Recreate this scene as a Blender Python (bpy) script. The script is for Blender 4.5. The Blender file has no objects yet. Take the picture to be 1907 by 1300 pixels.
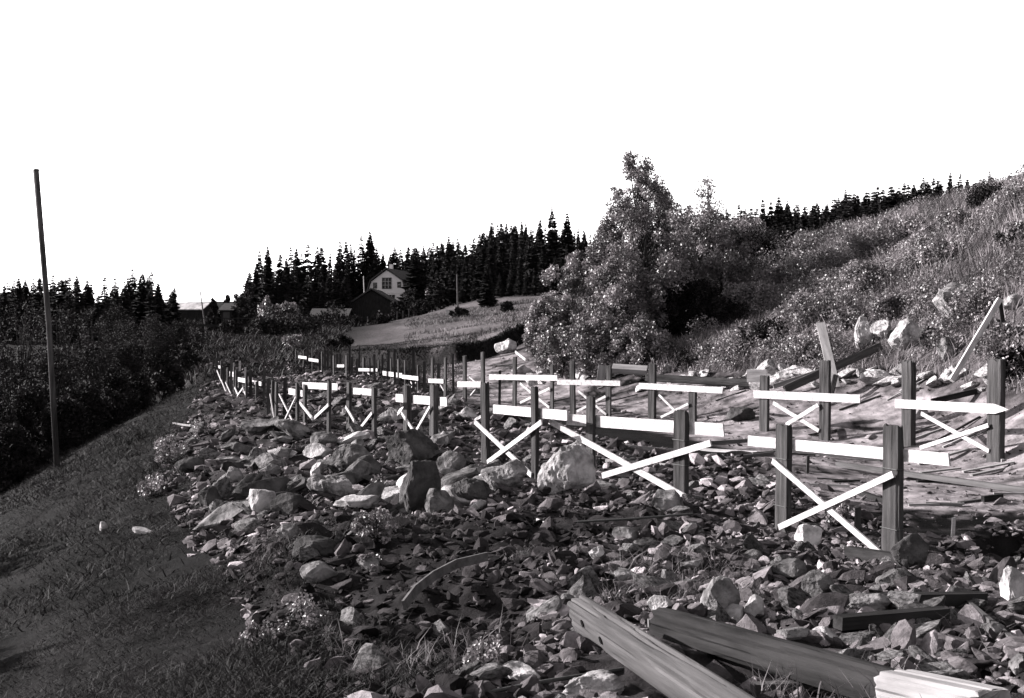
import bpy, bmesh, math, random
import numpy as np
from mathutils import Vector, Matrix, Euler
random.seed(7); rng = np.random.default_rng(11)
SC = bpy.context.scene
COL = SC.collection
R = math.radians

# ------------------------------------------------------------------ camera, sky, sun, exposure
F, CX, HY, CH = 2000.0, 953.5, 610.0, 2.4          # focal length in photo pixels, horizon row, eye height over the bed
cam_d = bpy.data.cameras.new("camera"); cam = bpy.data.objects.new("camera", cam_d); COL.objects.link(cam)
cam.location = (0, 0, CH); cam.rotation_euler = (R(90), 0, 0)
cam_d.sensor_width = 36; cam_d.lens = 36 * F / 1907; cam_d.shift_y = -(650 - HY) / 1907
cam_d.clip_start = 0.05; cam_d.clip_end = 5000
SC.camera = cam

SUN_EL, SUN_AZ = R(21), math.atan2(-1, 0.32)       # the sun stands low at the left
w = bpy.data.worlds.new("World"); SC.world = w; w.use_nodes = True
nt = w.node_tree; nt.nodes.clear()
sky = nt.nodes.new("ShaderNodeTexSky"); sky.sky_type = 'NISHITA'; sky.sun_disc = False
sky.sun_elevation = SUN_EL; sky.sun_rotation = SUN_AZ; sky.dust_density = 1; sky.air_density = 1.0; sky.ozone_density = 1
bw = nt.nodes.new("ShaderNodeRGBToBW"); tint = nt.nodes.new("ShaderNodeMix"); tint.data_type = 'RGBA'; tint.blend_type = 'MULTIPLY'
tint.inputs[0].default_value = 1; tint.inputs[7].default_value = (1, .975, .985, 1)
bg = nt.nodes.new("ShaderNodeBackground"); bg.inputs[1].default_value = 0.115
wo = nt.nodes.new("ShaderNodeOutputWorld")
nt.links.new(sky.outputs[0], bw.inputs[0]); nt.links.new(bw.outputs[0], tint.inputs[6])
nt.links.new(tint.outputs[2], bg.inputs[0]); nt.links.new(bg.outputs[0], wo.inputs[0])
sd = bpy.data.lights.new("sun", 'SUN'); sd.energy = 5.0; sd.angle = R(.5); sd.color = (1, .97, .96)
so = bpy.data.objects.new("sun", sd); COL.objects.link(so)
sdir = Vector((math.sin(SUN_AZ) * math.cos(SUN_EL), math.cos(SUN_AZ) * math.cos(SUN_EL), math.sin(SUN_EL)))
so.rotation_euler = sdir.to_track_quat('Z', 'Y').to_euler(); so.location = (-30, 0, 30)
vs = SC.view_settings; vs.view_transform = 'Standard'; vs.look = 'None'; vs.exposure = 2.4; vs.gamma = 1

# ------------------------------------------------------------------ numeric helpers
def smooth(a, b, x):
    t = np.clip((x - a) / (b - a), 0, 1); return t * t * (3 - 2 * t)
def _h(ix, iy, seed):
    n = (ix.astype(np.int64) * 374761393 + iy.astype(np.int64) * 668265263 + seed * 974634777) & 0xffffffff
    n = ((n ^ (n >> 13)) * 1274126177) & 0xffffffff
    return ((n ^ (n >> 16)) & 0xffff) / 65535.0
def vnoise(x, y, seed=0):
    x = np.asarray(x, float); y = np.asarray(y, float)
    ix = np.floor(x); iy = np.floor(y); fx = x - ix; fy = y - iy
    fx = fx * fx * (3 - 2 * fx); fy = fy * fy * (3 - 2 * fy)
    a = _h(ix, iy, seed); b = _h(ix + 1, iy, seed); c = _h(ix, iy + 1, seed); d = _h(ix + 1, iy + 1, seed)
    return (a + (b - a) * fx) * (1 - fy) + (c + (d - c) * fx) * fy - .5
def fbm(x, y, sc, octv=4, seed=0):
    v = 0; a = 1
    for o in range(octv):
        v = v + a * vnoise(x / sc * 2 ** o + 31.7 * o, y / sc * 2 ** o, seed + o); a *= .5
    return v
def P(px, py, Y):                                   # the point seen at a photo pixel at a distance Y in front
    return np.array([(px - CX) / F * Y, Y, CH - (py - HY) / F * Y])
def bedY(py): return CH * F / (py - HY)             # distance of a point of the level bed seen at row py
def seg_d(X, Y, poly):                              # signed distance to an open polyline (positive on its left)
    best = np.full(np.shape(X), 1e9); sg = np.ones(np.shape(X)); tt = np.zeros(np.shape(X)); n = len(poly) - 1
    for i in range(n):
        ax, ay = poly[i]; bx, by = poly[i + 1]; dx, dy = bx - ax, by - ay; L = dx * dx + dy * dy
        t = np.clip(((X - ax) * dx + (Y - ay) * dy) / L, 0, 1)
        d = np.hypot(X - ax - t * dx, Y - ay - t * dy); m = d < best
        best = np.where(m, d, best); sg = np.where(m, np.sign(dx * (Y - ay) - dy * (X - ax)), sg); tt = np.where(m, (i + t) / n, tt)
    return best * sg, tt
def poly_sd(X, Y, poly):                            # > 0 inside a closed polygon
    n = len(poly); inside = np.zeros(np.shape(X), bool); best = np.full(np.shape(X), 1e9)
    for i in range(n):
        ax, ay = poly[i]; bx, by = poly[(i + 1) % n]; dx, dy = bx - ax, by - ay
        t = np.clip(((X - ax) * dx + (Y - ay) * dy) / (dx * dx + dy * dy + 1e-12), 0, 1)
        best = np.minimum(best, np.hypot(X - ax - t * dx, Y - ay - t * dy))
        c = ((ay > Y) != (by > Y)) & (X < (bx - ax) * (Y - ay) / (by - ay + 1e-12) + ax); inside ^= c
    return np.where(inside, best, -best)

# ------------------------------------------------------------------ terrain height
SOD = [P(px, 0, Y)[:2] for px, Y in ((560, 66), (640, 62), (740, 52), (850, 49), (905, 52), (940, 56), (1010, 60), (1080, 60))][::-1]
LIP = [(4.9, 11.9), (5.6, 12.4), (6.4, 12.9), (7.6, 13.1), (9.5, 12.6)][::-1]
def steps(X, Y):
    d, t = seg_d(X, Y, SOD); q = np.array(SOD[::-1]); d = np.abs(d) * np.sign(Y - np.interp(X, q[:, 0], q[:, 1]))   # the far side is the high side
    d = d + .35 * fbm(X, Y, 2.5, 3, 5)
    s = .95 * smooth(-.25, .25, d) * np.exp(-np.maximum(d, 0) / 14) * smooth(0, .12, t) * smooth(1, .88, t)
    d, t = seg_d(X, Y, LIP); q = np.array(LIP[::-1]); d = np.abs(d) * np.sign(Y - np.interp(X, q[:, 0], q[:, 1])) + .25 * fbm(X, Y, 1.2, 3, 8)
    s = s - .38 * smooth(.12, -.12, d) * np.exp(np.minimum(d, 0) / 1.0) * smooth(0, .15, t) * smooth(1, .85, t)
    return s
CP = []
def cp(px, py, Y): CP.append(P(px, py, Y))
for px, py in ((1661, 1031), (1458, 979), (1268, 926), (1100, 895), (998, 883), (905, 855), (807, 825), (759, 808), (697, 800), (650, 790), (612, 795),
               (568, 782), (554, 785), (478, 752), (440, 738), (410, 720), (1854, 861), (1692, 832), (1536, 814), (1423, 804), (1290, 786), (1214, 780),
               (1133, 772), (1068, 768), (1028, 759), (958, 752), (866, 745), (829, 739), (779, 730), (743, 722), (677, 711), (600, 695), (560, 686),
               (1800, 920), (1907, 980), (1600, 900), (1350, 860), (1200, 820), (1000, 790), (850, 765), (700, 740), (560, 715), (1500, 850)): cp(px, py, bedY(py))
for a in ((1907, 1300, 5.3), (1500, 1300, 5.0), (1150, 1300, 5.1), (850, 1300, 5.4), (640, 1300, 5.9), (1907, 1150, 7.9), (1600, 1150, 7.7), (1300, 1150, 7.5),
          (1000, 1150, 7.6), (760, 1150, 8.0), (1300, 1020, 11), (1050, 1000, 12), (830, 1010, 11.3), (900, 900, 16.5), (620, 1050, 10.6), (1250, 960, 13.4),
          (480, 1200, 8.6), (240, 1300, 8.0), (0, 1300, 9.0), (0, 1150, 13), (200, 1100, 13), (400, 1050, 12.5), (330, 950, 17), (150, 960, 19.5), (520, 920, 16.5),
          (640, 850, 20), (450, 850, 22), (330, 830, 26), (0, 1020, 20), (0, 940, 26), (110, 872, 31), (200, 802, 35), (330, 722, 47), (270, 850, 28), (390, 760, 33),
          (390, 672, 66), (500, 662, 85), (600, 655, 90),
          (1907, 715, 22), (1750, 705, 25), (1640, 700, 26.5), (1480, 700, 28.5), (1350, 700, 31.5), (1200, 695, 35), (1060, 690, 39), (980, 665, 46),
          (1907, 560, 25), (1907, 440, 27.5), (1907, 362, 30.5), (1907, 358, 34), (2100, 560, 21), (2100, 260, 28), (1800, 560, 28.5), (1800, 460, 31), (1800, 385, 34.5),
          (1700, 600, 29.5), (1700, 480, 34), (1700, 425, 38), (1600, 620, 30.5), (1600, 520, 36), (1600, 445, 41), (1480, 620, 33), (1480, 540, 39), (1480, 480, 45),
          (1370, 630, 36), (1350, 560, 44), (1200, 620, 44), (1200, 580, 52), (1080, 610, 50), (1080, 590, 60),
          (900, 675, 47), (740, 690, 47), (850, 655, 55), (740, 652, 60), (650, 655, 72), (920, 625, 60), (980, 605, 66), (820, 632, 72), (700, 640, 85), (1020, 600, 75),
          (840, 608, 95), (960, 592, 90), (980, 563, 120), (900, 556, 145), (840, 585, 118), (720, 605, 150), (690, 606, 168), (600, 612, 160), (720, 575, 205),
          (1907, 375, 45), (1907, 395, 62), (1800, 400, 46), (1800, 415, 60), (1700, 430, 50), (1600, 460, 55), (2050, 330, 45), (1000, 550, 165), (900, 550, 180), (500, 612, 120), (400, 615, 130), (330, 612, 140), (420, 645, 95), (300, 640, 110)): cp(*a)
for x, y, z in ((-19, 30, -5), (-20, 45, -5.5), (-22, 60, -5), (-17, 15, -4.5), (-12, 5, -3.6), (-12, -10, -3.6), (-30, 30, -6), (-30, 80, -4), (-45, 50, -6), (-40, 110, 0), (-60, 60, -3),
                (0, 0, .75), (0, -10, .6), (3, 2, .6), (8, 4, .5), (-3, 1, .1), (20, 0, 3), (10, -8, 1), (14, 10, 1.0), (20, 17, 5.5), (30, 10, 9), (30, 25, 10), (25, 35, 8.2),
                (40, 50, 9), (20, 60, 6), (10, 80, 5), (40, 100, 9), (60, 150, 10), (100, 130, 13), (10, 150, 7), (0, 230, 12), (-60, 230, 8), (-120, 200, 6), (-90, 130, 2), (60, 260, 18),
                (-100, 400, 7), (-190, 400, 13), (-130, 400, 8), (-260, 400, 22), (-200, 150, 6), (-150, 0, 0), (100, 0, 18), (200, 200, 24), (100, 400, 28), (0, 800, 14), (-240, 800, 14), (-340, 800, 24), (-600, 800, 44), (600, 800, 40),
                (0, -100, 0), (0, -600, 0), (-800, 0, 20), (800, 0, 40), (-50, -30, -2), (-13, 62, -1.2), (-19, 75, -1.0)): CP.append(np.array([x, y, z], float))
CP = np.array(CP)
SX = lambda a: np.sign(a) * np.log1p(np.abs(a) / 25.) * 25.   # compress far distances so the spline stays calm
def _feat(X, Y):
    r = np.hypot(X, Y) + 1e-6; k = np.log1p(r / 25.) * 25. / r
    return X * k, Y * k
cu, cv = _feat(CP[:, 0], CP[:, 1])
def _phi(r2): return .5 * r2 * np.log(r2 + 1e-9)
N = len(CP); A = np.zeros((N + 3, N + 3))
A[:N, :N] = _phi((cu[:, None] - cu) ** 2 + (cv[:, None] - cv) ** 2) + np.eye(N) * .9
A[:N, N] = A[N, :N] = 1; A[:N, N + 1] = A[N + 1, :N] = cu; A[:N, N + 2] = A[N + 2, :N] = cv
W = np.linalg.solve(A, np.append(CP[:, 2] - steps(CP[:, 0], CP[:, 1]), [0, 0, 0]))
def Hs(X, Y):
    X = np.asarray(X, float); Y = np.asarray(Y, float); sh = X.shape; X = X.ravel(); Y = Y.ravel()
    u, v = _feat(X, Y); out = np.zeros(len(X))
    for i in range(0, len(X), 40000):
        s = slice(i, i + 40000)
        out[s] = _phi((u[s, None] - cu) ** 2 + (v[s, None] - cv) ** 2) @ W[:N] + W[N] + W[N + 1] * u[s] + W[N + 2] * v[s]
    return (out + steps(X, Y)).reshape(sh)
def pix_poly(pts):                                  # outline on the ground, given by where its corners are seen
    return [tuple(hit(a, b, True)[:2]) for a, b in pts]
def Hn(X, Y):                                       # roughness
    r = np.hypot(X, Y)
    base = .10 * fbm(X, Y, 1.6, 4, 1) + .25 * fbm(X, Y, 7, 3, 2) * smooth(14, 40, r)
    rub = smooth(-.3, .6, poly_sd(X, Y, RUB)) if RUB else 0
    base = base + rub * (.15 * fbm(X, Y, .4, 4, 3) + .16 * fbm(X, Y, 1.1, 2, 4))
    base = base + (1 - rub) * (.07 * fbm(X, Y, .55, 3, 41) + .12 * fbm(X, Y, 1.3, 2, 42)) * smooth(40, 20, r)
    bedm = smooth(-.2, .8, poly_sd(X, Y, BED)) if BED else 0
    for a_, b_ in [((3.28, 13.0), (4.1, 11.2)), ((1.23, 16.8), (2.5, 15.0)), ((-.47, 19.6), (.45, 17.4))]:
        d, _ = seg_d(X, Y, [a_, b_]); m_ = smooth(1.2, .35, np.abs(d)); base = base * (1 - m_) - .07 * m_
    return base * (1 - .6 * bedm) * smooth(400, 150, r)
def H(X, Y): return Hs(X, Y) + Hn(X, Y)
def hz(x, y): return float(H(np.array([x]), np.array([y]))[0])
def hit(px, py, raw=False):
    Ys = np.geomspace(2.5, 500, 900); X = (px - CX) / F * Ys; Z = CH - (py - HY) / F * Ys
    h = Hs(X, Ys) if raw else H(X, Ys)
    k = np.nonzero(Z < h)[0]
    i = k[0] if len(k) else 500
    return np.array([X[i], Ys[i], h[i]])
RUB = BED = None
BED = pix_poly([(1395, 838), (1500, 935), (1650, 975), (1907, 1000), (1990, 900), (1860, 850), (1700, 822), (1540, 806), (1420, 796), (1290, 775), (1130, 764), (1030, 755), (930, 745), (860, 740),
                (950, 775), (1100, 815), (1250, 835)])
RUB = pix_poly([(700, 1300), (560, 1180), (470, 1090), (390, 960), (330, 890), (330, 830), (390, 740), (400, 672), (600, 668), (720, 712), (880, 760), (1090, 818), (1390, 860), (1480, 935), (1640, 985), (1760, 1010), (1907, 1010), (2050, 1050), (2050, 1299)])
RUB += [(4.5, 3.4), (-.6, 3.6)]
SAND = pix_poly([(880, 748), (1000, 762), (1200, 800), (1395, 840), (1500, 930), (1650, 975), (1907, 995), (2050, 960), (2050, 760), (1907, 742), (1760, 712), (1600, 698), (1450, 700), (1300, 700), (1150, 702), (1000, 690), (960, 650), (900, 668), (790, 675), (780, 700)])
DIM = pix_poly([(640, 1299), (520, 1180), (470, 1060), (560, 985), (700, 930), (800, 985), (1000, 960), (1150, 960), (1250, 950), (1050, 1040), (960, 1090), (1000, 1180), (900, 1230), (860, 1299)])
CUT = pix_poly([(1400, 600), (1530, 575), (1600, 590), (1780, 585), (1907, 560), (1907, 720), (1700, 710), (1450, 705), (1350, 690)])

# ------------------------------------------------------------------ materials (grey: the photograph is black and white)
def G(v): return (v, v * .955, v * .975, 1)
def mat(name, lo, hi, scale=5, stretch=(1, 1, 1), bump=.3, bscale=None, rough=.9, attr=None, rand=0, detail=6, contrast=(.35, .65), coord='Object', spec=.02, bdist=.02, trans=0):
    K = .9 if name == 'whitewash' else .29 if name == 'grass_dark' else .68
    lo, hi = lo * K, hi * K
    m = bpy.data.materials.new(name); m.use_nodes = True; t = m.node_tree; n = t.nodes; L = t.links
    b = n["Principled BSDF"]; b.inputs["Roughness"].default_value = rough; b.inputs["Specular IOR Level"].default_value = spec
    tc = n.new("ShaderNodeTexCoord"); mp = n.new("ShaderNodeMapping"); mp.inputs[3].default_value = stretch
    L.new(tc.outputs[coord], mp.inputs[0])
    no = n.new("ShaderNodeTexNoise"); no.inputs["Scale"].default_value = scale; no.inputs["Detail"].default_value = detail; no.inputs["Roughness"].default_value = .65
    L.new(mp.outputs[0], no.inputs[0])
    cr = n.new("ShaderNodeValToRGB"); cr.color_ramp.elements[0].position = contrast[0]; cr.color_ramp.elements[1].position = contrast[1]
    cr.color_ramp.elements[0].color = G(lo); cr.color_ramp.elements[1].color = G(hi); L.new(no.outputs[0], cr.inputs[0])
    out = cr.outputs[0]
    def mul(sock, val):
        mx = n.new("ShaderNodeMix"); mx.data_type = 'RGBA'; mx.blend_type = 'MULTIPLY'; mx.inputs[0].default_value = 1
        L.new(sock, mx.inputs[6]); L.new(val, mx.inputs[7]); return mx.outputs[2]
    if attr:
        at = n.new("ShaderNodeAttribute"); at.attribute_name = attr; out = mul(out, at.outputs["Color"])
    if rand:
        oi = n.new("ShaderNodeObjectInfo"); mr = n.new("ShaderNodeMapRange"); mr.inputs[3].default_value = 1 - rand; mr.inputs[4].default_value = 1 + rand
        L.new(oi.outputs["Random"], mr.inputs[0]); cc = n.new("ShaderNodeCombineColor")
        for k in range(3): L.new(mr.outputs[0], cc.inputs[k])
        out = mul(out, cc.outputs[0])
    L.new(out, b.inputs["Base Color"])
    if bump:
        n2 = n.new("ShaderNodeTexNoise"); n2.inputs["Scale"].default_value = bscale or scale * 3; n2.inputs["Detail"].default_value = 8; n2.inputs["Roughness"].default_value = .7
        L.new(mp.outputs[0], n2.inputs[0]); bp = n.new("ShaderNodeBump"); bp.inputs["Strength"].default_value = bump; bp.inputs["Distance"].default_value = bdist
        L.new(n2.outputs[0], bp.inputs["Height"]); L.new(bp.outputs[0], b.inputs["Normal"])
    if trans:
        tr = n.new("ShaderNodeBsdfTranslucent"); ms = n.new("ShaderNodeMixShader"); ms.inputs[0].default_value = trans
        L.new(out, tr.inputs[0]); L.new(b.outputs[0], ms.inputs[1]); L.new(tr.outputs[0], ms.inputs[2]); L.new(ms.outputs[0], n["Material Output"].inputs[0])
    return m
M = {
 'ground': mat('ground', .55, 1.35, 3.0, bump=.8, bscale=14, attr='tone', coord='Object', bdist=.05),
 'rock': mat('rock', .035, .20, 3.5, bump=1.0, bscale=9, rand=.35, bdist=.06, contrast=(.38, .62)),
 'pale_rock': mat('pale_rock', .14, .46, 3.5, bump=1.0, contrast=(.38, .6), bscale=9, rand=.1, bdist=.05),
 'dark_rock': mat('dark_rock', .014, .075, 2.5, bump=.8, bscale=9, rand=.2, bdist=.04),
 'rubble': mat('rubble', .6, 1.3, 12, bump=.8, bscale=40, attr='tone', bdist=.02),
 'whitewash': mat('whitewash', .165, .32, 14, (.15, 1, 1), bump=.3, bscale=30, rough=.7, bdist=.004),
 'post_wood': mat('post_wood', .014, .075, 9, (1, 1, .09), bump=.7, bscale=26, rand=.2, contrast=(.3, .7), bdist=.012),
 'grey_wood': mat('grey_wood', .03, .11, 12, (.08, 1, 1), bump=.5, bscale=30, rand=.2, contrast=(.25, .75), bdist=.008, detail=10),
 'dark_wood': mat('dark_wood', .008, .03, 8, (.12, 1, 1), bump=.7, bscale=20, rand=.25, bdist=.012),
 'pale_wood': mat('pale_wood', .12, .24, 8, (.12, 1, 1), bump=.5, bscale=20, bdist=.01),
 'iron': mat('iron', .012, .025, 20, bump=.2, rough=.6, spec=.4),
 'hole': mat('hole', .004, .008, 20, bump=0),
 'bark': mat('bark', .02, .05, 6, (1, 1, .3), bump=.6, bdist=.02),
 'leaf_mid': mat('leaf_mid', .055, .15, .9, bump=0, attr='tone', rough=.5, spec=.35, detail=3, trans=.25),
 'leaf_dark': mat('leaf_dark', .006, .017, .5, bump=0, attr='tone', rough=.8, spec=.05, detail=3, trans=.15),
 'needle': mat('needle', .005, .014, .6, bump=0, attr='tone', rough=.8, detail=3, spec=.1, rand=.3),
 'grass_hill': mat('grass_hill', .065, .18, .5, bump=0, attr='tone', rough=.7, detail=3, spec=.2, trans=.3),
 'grass_dark': mat('grass_dark', .008, .018, 1.0, bump=0, attr='tone', rough=.8, detail=3, spec=.1, trans=.2),  # slope grass, darkened further so its colour carries the shade
 'house_wall': mat('house_wall', .46, .52, 8, bump=.1), 'white_trim': mat('white_trim', .3, .35, 8, bump=0),
 'glass': mat('glass', .02, .03, 3, bump=0, rough=.15, spec=.6), 'roof': mat('roof', .035, .06, 4, bump=.3),
 'pale_roof': mat('pale_roof', .14, .4, 1.2, (1, .3, 1), bump=.3, contrast=(.3, .6)), 'barn': mat('barn', .010, .024, 6, (1, 1, .2), bump=.5),
}

# ------------------------------------------------------------------ object helpers
def tag(o, label=None, cat=None, group=None, kind=None):
    if label: o['label'] = label
    if cat: o['category'] = cat
    if group: o['group'] = group
    if kind: o['kind'] = kind
    return o
def mesh(name, V, Fc, mats, tone=None, smoothf=False, mi=None):
    me = bpy.data.meshes.new(name); V = np.asarray(V, np.float32)
    if isinstance(Fc, np.ndarray):
        k = Fc.shape[1]; nf = len(Fc); me.vertices.add(len(V)); me.vertices.foreach_set("co", V.ravel())
        me.loops.add(nf * k); me.loops.foreach_set("vertex_index", Fc.astype(np.int32).ravel())
        me.polygons.add(nf); me.polygons.foreach_set("loop_start", np.arange(nf, dtype=np.int32) * k)
        me.polygons.foreach_set("loop_total", np.full(nf, k, np.int32)); me.update(calc_edges=True)
    else: me.from_pydata([tuple(map(float, v)) for v in V], [], [tuple(map(int, f)) for f in Fc])
    if tone is not None:
        tone = np.asarray(tone); a = me.color_attributes.new("tone", 'FLOAT_COLOR', 'POINT'); c = np.ones((len(V), 4), np.float32)
        c[:, :3] = np.asarray(tone)[:, None] * np.array([1, .95, .975]) if np.ndim(tone) == 1 else tone; a.data.foreach_set("color", c.ravel())
    me.polygons.foreach_set("use_smooth", np.full(len(me.polygons), smoothf))
    for m in (mats if isinstance(mats, list) else [mats]): me.materials.append(M[m])
    if mi is not None: me.polygons.foreach_set("material_index", np.asarray(mi, np.int32))
    me.update(); return me
def link(name, me, parent=None, loc=(0, 0, 0)):
    o = bpy.data.objects.new(name, me); COL.objects.link(o); o.location = loc
    if parent: o.parent = parent
    return o
def thing(name, label, cat, loc=(0, 0, 0), rz=0, group=None):
    o = bpy.data.objects.new(name, None); COL.objects.link(o); o.location = loc; o.rotation_euler = (0, 0, rz); o.empty_display_size = .2
    return tag(o, label, cat, group)
class MB:                                            # collects pieces of one mesh
    def __init__(s): s.V = []; s.F = []
    def add(s, V, Fc):
        n = len(s.V); s.V += [tuple(v) for v in V]; s.F += [tuple(i + n for i in f) for f in Fc]; return s
    def bar(s, a, b, wd, th, up=(0, 0, 1), bev=0, cut0=0, cut1=0):  # a rectangular bar from a to b: wd across 'up', th along the other side
        a = Vector(a); b = Vector(b); d = (b - a).normalized(); u = Vector(up); u = (u - d * u.dot(d)).normalized(); r = d.cross(u)
        c = min(wd, th) * .12 if bev else 0; prof = []
        hw, ht = wd / 2, th / 2
        if c: prof = [(hw, ht - c), (hw - c, ht), (-hw + c, ht), (-hw, ht - c), (-hw, -ht + c), (-hw + c, -ht), (hw - c, -ht), (hw, -ht + c)]
        else: prof = [(hw, ht), (-hw, ht), (-hw, -ht), (hw, -ht)]
        n = len(prof); V = []
        for p, cut in ((a, cut0), (b, cut1)):
            for x, y in prof: V.append(p + u * x + r * y + d * cut * x)
        Fc = [tuple(range(n))[::-1], tuple(range(n, 2 * n))] + [(i, (i + 1) % n, n + (i + 1) % n, n + i) for i in range(n)]
        return s.add(V, [f[::-1] for f in Fc])
    def rough(s, a, b, wd, th, up=(0, 0, 1), seed=0, nl=40, amp=.04, taper=0):
        a = Vector(a); b = Vector(b); d = (b - a); Ln = d.length; d.normalize(); u = Vector(up); u = (u - d * u.dot(d)).normalized(); r = d.cross(u); n = 40; V = []
        ang = np.arange(n) / n * 2 * math.pi; cx, cy = np.cos(ang), np.sin(ang); p_ = 11; k = (np.abs(cx) ** p_ + np.abs(cy) ** p_) ** (-1 / p_); cx, cy = cx * k, cy * k
        for i in range(nl + 1):
            t = i / nl; f = 1 + amp * fbm(ang * 1.6 + seed, np.full(n, t * Ln * 2.2), 1.0, 3, seed) - .12 * smooth(.16, .3, fbm(ang * 2.4 + seed, np.full(n, t * Ln * .5), .4, 2, seed + 4))
            if i in (0, nl): f = f * .95
            sl = random.uniform(-.02, .02) if i in (0, nl) else 0; w_ = 1 - taper * (1 - t)
            for j in range(n): V.append(a + d * (Ln * t + (wd * .25 * vnoise(cx[j] * 3 + seed, cy[j] * 3, 5) if i in (0, nl) else 0)) + u * float(cx[j] * f[j] * wd / 2 * w_) + r * float(cy[j] * f[j] * th / 2 * w_))
        Fc = [tuple(range(n)), tuple(range(nl * n, nl * n + n))[::-1]] + [(i * n + (j + 1) % n, i * n + j, (i + 1) * n + j, (i + 1) * n + (j + 1) % n) for i in range(nl) for j in range(n)]
        return s.add(V, [f[::-1] for f in Fc])
    def box(s, x0, x1, y0, y1, z0, z1):
        return s.add([(x0, y0, z0), (x1, y0, z0), (x1, y1, z0), (x0, y1, z0), (x0, y0, z1), (x1, y0, z1), (x1, y1, z1), (x0, y1, z1)],
                     [(3, 2, 1, 0), (4, 5, 6, 7), (0, 1, 5, 4), (1, 2, 6, 5), (2, 3, 7, 6), (3, 0, 4, 7)])
    def tube(s, pts, rad, n=7):
        pts = [Vector(p) for p in pts]; V = []; Fc = []
        rad = rad if hasattr(rad, '__len__') else [rad] * len(pts)
        for i, p in enumerate(pts):
            d = (pts[min(i + 1, len(pts) - 1)] - pts[max(i - 1, 0)]).normalized()
            u = d.orthogonal().normalized() if i == 0 else (u - d * u.dot(d)).normalized(); v = d.cross(u)
            for k in range(n): a = 2 * math.pi * k / n; V.append(p + (u * math.cos(a) + v * math.sin(a)) * rad[i])
        for i in range(len(pts) - 1):
            for k in range(n): Fc.append((i * n + k, i * n + (k + 1) % n, (i + 1) * n + (k + 1) % n, (i + 1) * n + k))
        Fc += [tuple(range(n))[::-1], tuple(range((len(pts) - 1) * n, len(pts) * n))]
        return s.add(V, Fc)
    def build(s, name, m, parent=None, loc=(0, 0, 0), sm=False): return link(name, mesh(name, s.V, s.F, m, smoothf=sm), parent, loc)

# ------------------------------------------------------------------ the ground, one sheet
az = np.concatenate([np.arange(-180, -34, 4), np.arange(-34, 36, .14), np.arange(36, 180, 4)]) * math.pi / 180
rr = np.concatenate([[.01, .5, 1, 1.6], np.geomspace(2.2, 70, 430), np.geomspace(71.5, 2500, 110)])
AZ, RR = np.meshgrid(az, rr); GX = np.sin(AZ) * RR; GY = np.cos(AZ) * RR
GZ = H(GX, GY)
na, nr = len(az), len(rr)
idx = np.arange(na * nr).reshape(nr, na); nx = np.roll(idx, -1, axis=1)
Fq = np.stack([idx[:-1].ravel(), idx[1:].ravel(), nx[1:].ravel(), nx[:-1].ravel()], 1)[:, ::-1]
x, y = GX.ravel(), GY.ravel(); r0 = np.hypot(x, y)
sdn = .5 * fbm(x, y, .9, 4, 21) + .25 * fbm(x, y, .25, 3, 22)
tone = .0022 + .0045 * np.clip(.5 + fbm(x, y, 2.2, 5, 51) + .5 * fbm(x, y, .35, 3, 52), 0, 1.3)                                      # turf, the slope's shade put into its dark tone
def lay(mask, val): 
    global tone
    tone = tone * (1 - mask) + val * mask
DC = np.hypot(x - 30, y - 25)
hill = smooth(.3, 1.5, x - (6.5 - (y - 24) * .45)) * smooth(16, 20, y + .3 * x)
lay(hill, .04 + .03 * (fbm(x, y, 2, 3, 25)))
lay(smooth(55, 60, y) * smooth(-8, -4, x + (y - 60) * .10 + 3 * fbm(x, y, 8, 3, 53)), .075 + .09 * fbm(x, y * .4, 6, 5, 26))      # dry field
lay(smooth(-.3, .5, poly_sd(x, y, RUB) + sdn), .022 + .02 * fbm(x, y, .8, 4, 27))
lay(smooth(-.3, .4, poly_sd(x, y, SAND) + sdn * .8), .145 + .15 * fbm(x, y, .7, 5, 28) + .12 * fbm(x, y, .16, 3, 29) - .10 * smooth(.05, .35, fbm(x, y, 1.7, 4, 30)))
lay(smooth(-.3, .6, poly_sd(x, y, CUT) + sdn) * .6, .08)
dS, tS = seg_d(x, y, SOD); dS = -dS
lay(smooth(.9, .2, np.abs(dS + .1 + sdn * .5)) * smooth(0, .1, tS) * smooth(1, .9, tS), .008)               # dark sod lip of the field, its overhang's shade painted in
dL, tL = seg_d(x, y, LIP); dL = -dL
lay(smooth(.6, .15, np.abs(dL + .3)) * smooth(0, .1, tL), .01)  # dark soil lip, with the shade of the pit before it painted in
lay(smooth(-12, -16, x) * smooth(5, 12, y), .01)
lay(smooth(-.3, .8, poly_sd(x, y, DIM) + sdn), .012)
lay(smooth(150, 190, r0), .003)
g = link('ground', mesh('ground', np.stack([x, y, GZ.ravel()], 1), Fq, 'ground', tone=np.clip(tone, .0018, .5), smoothf=True)); g['kind'] = 'structure'

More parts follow.
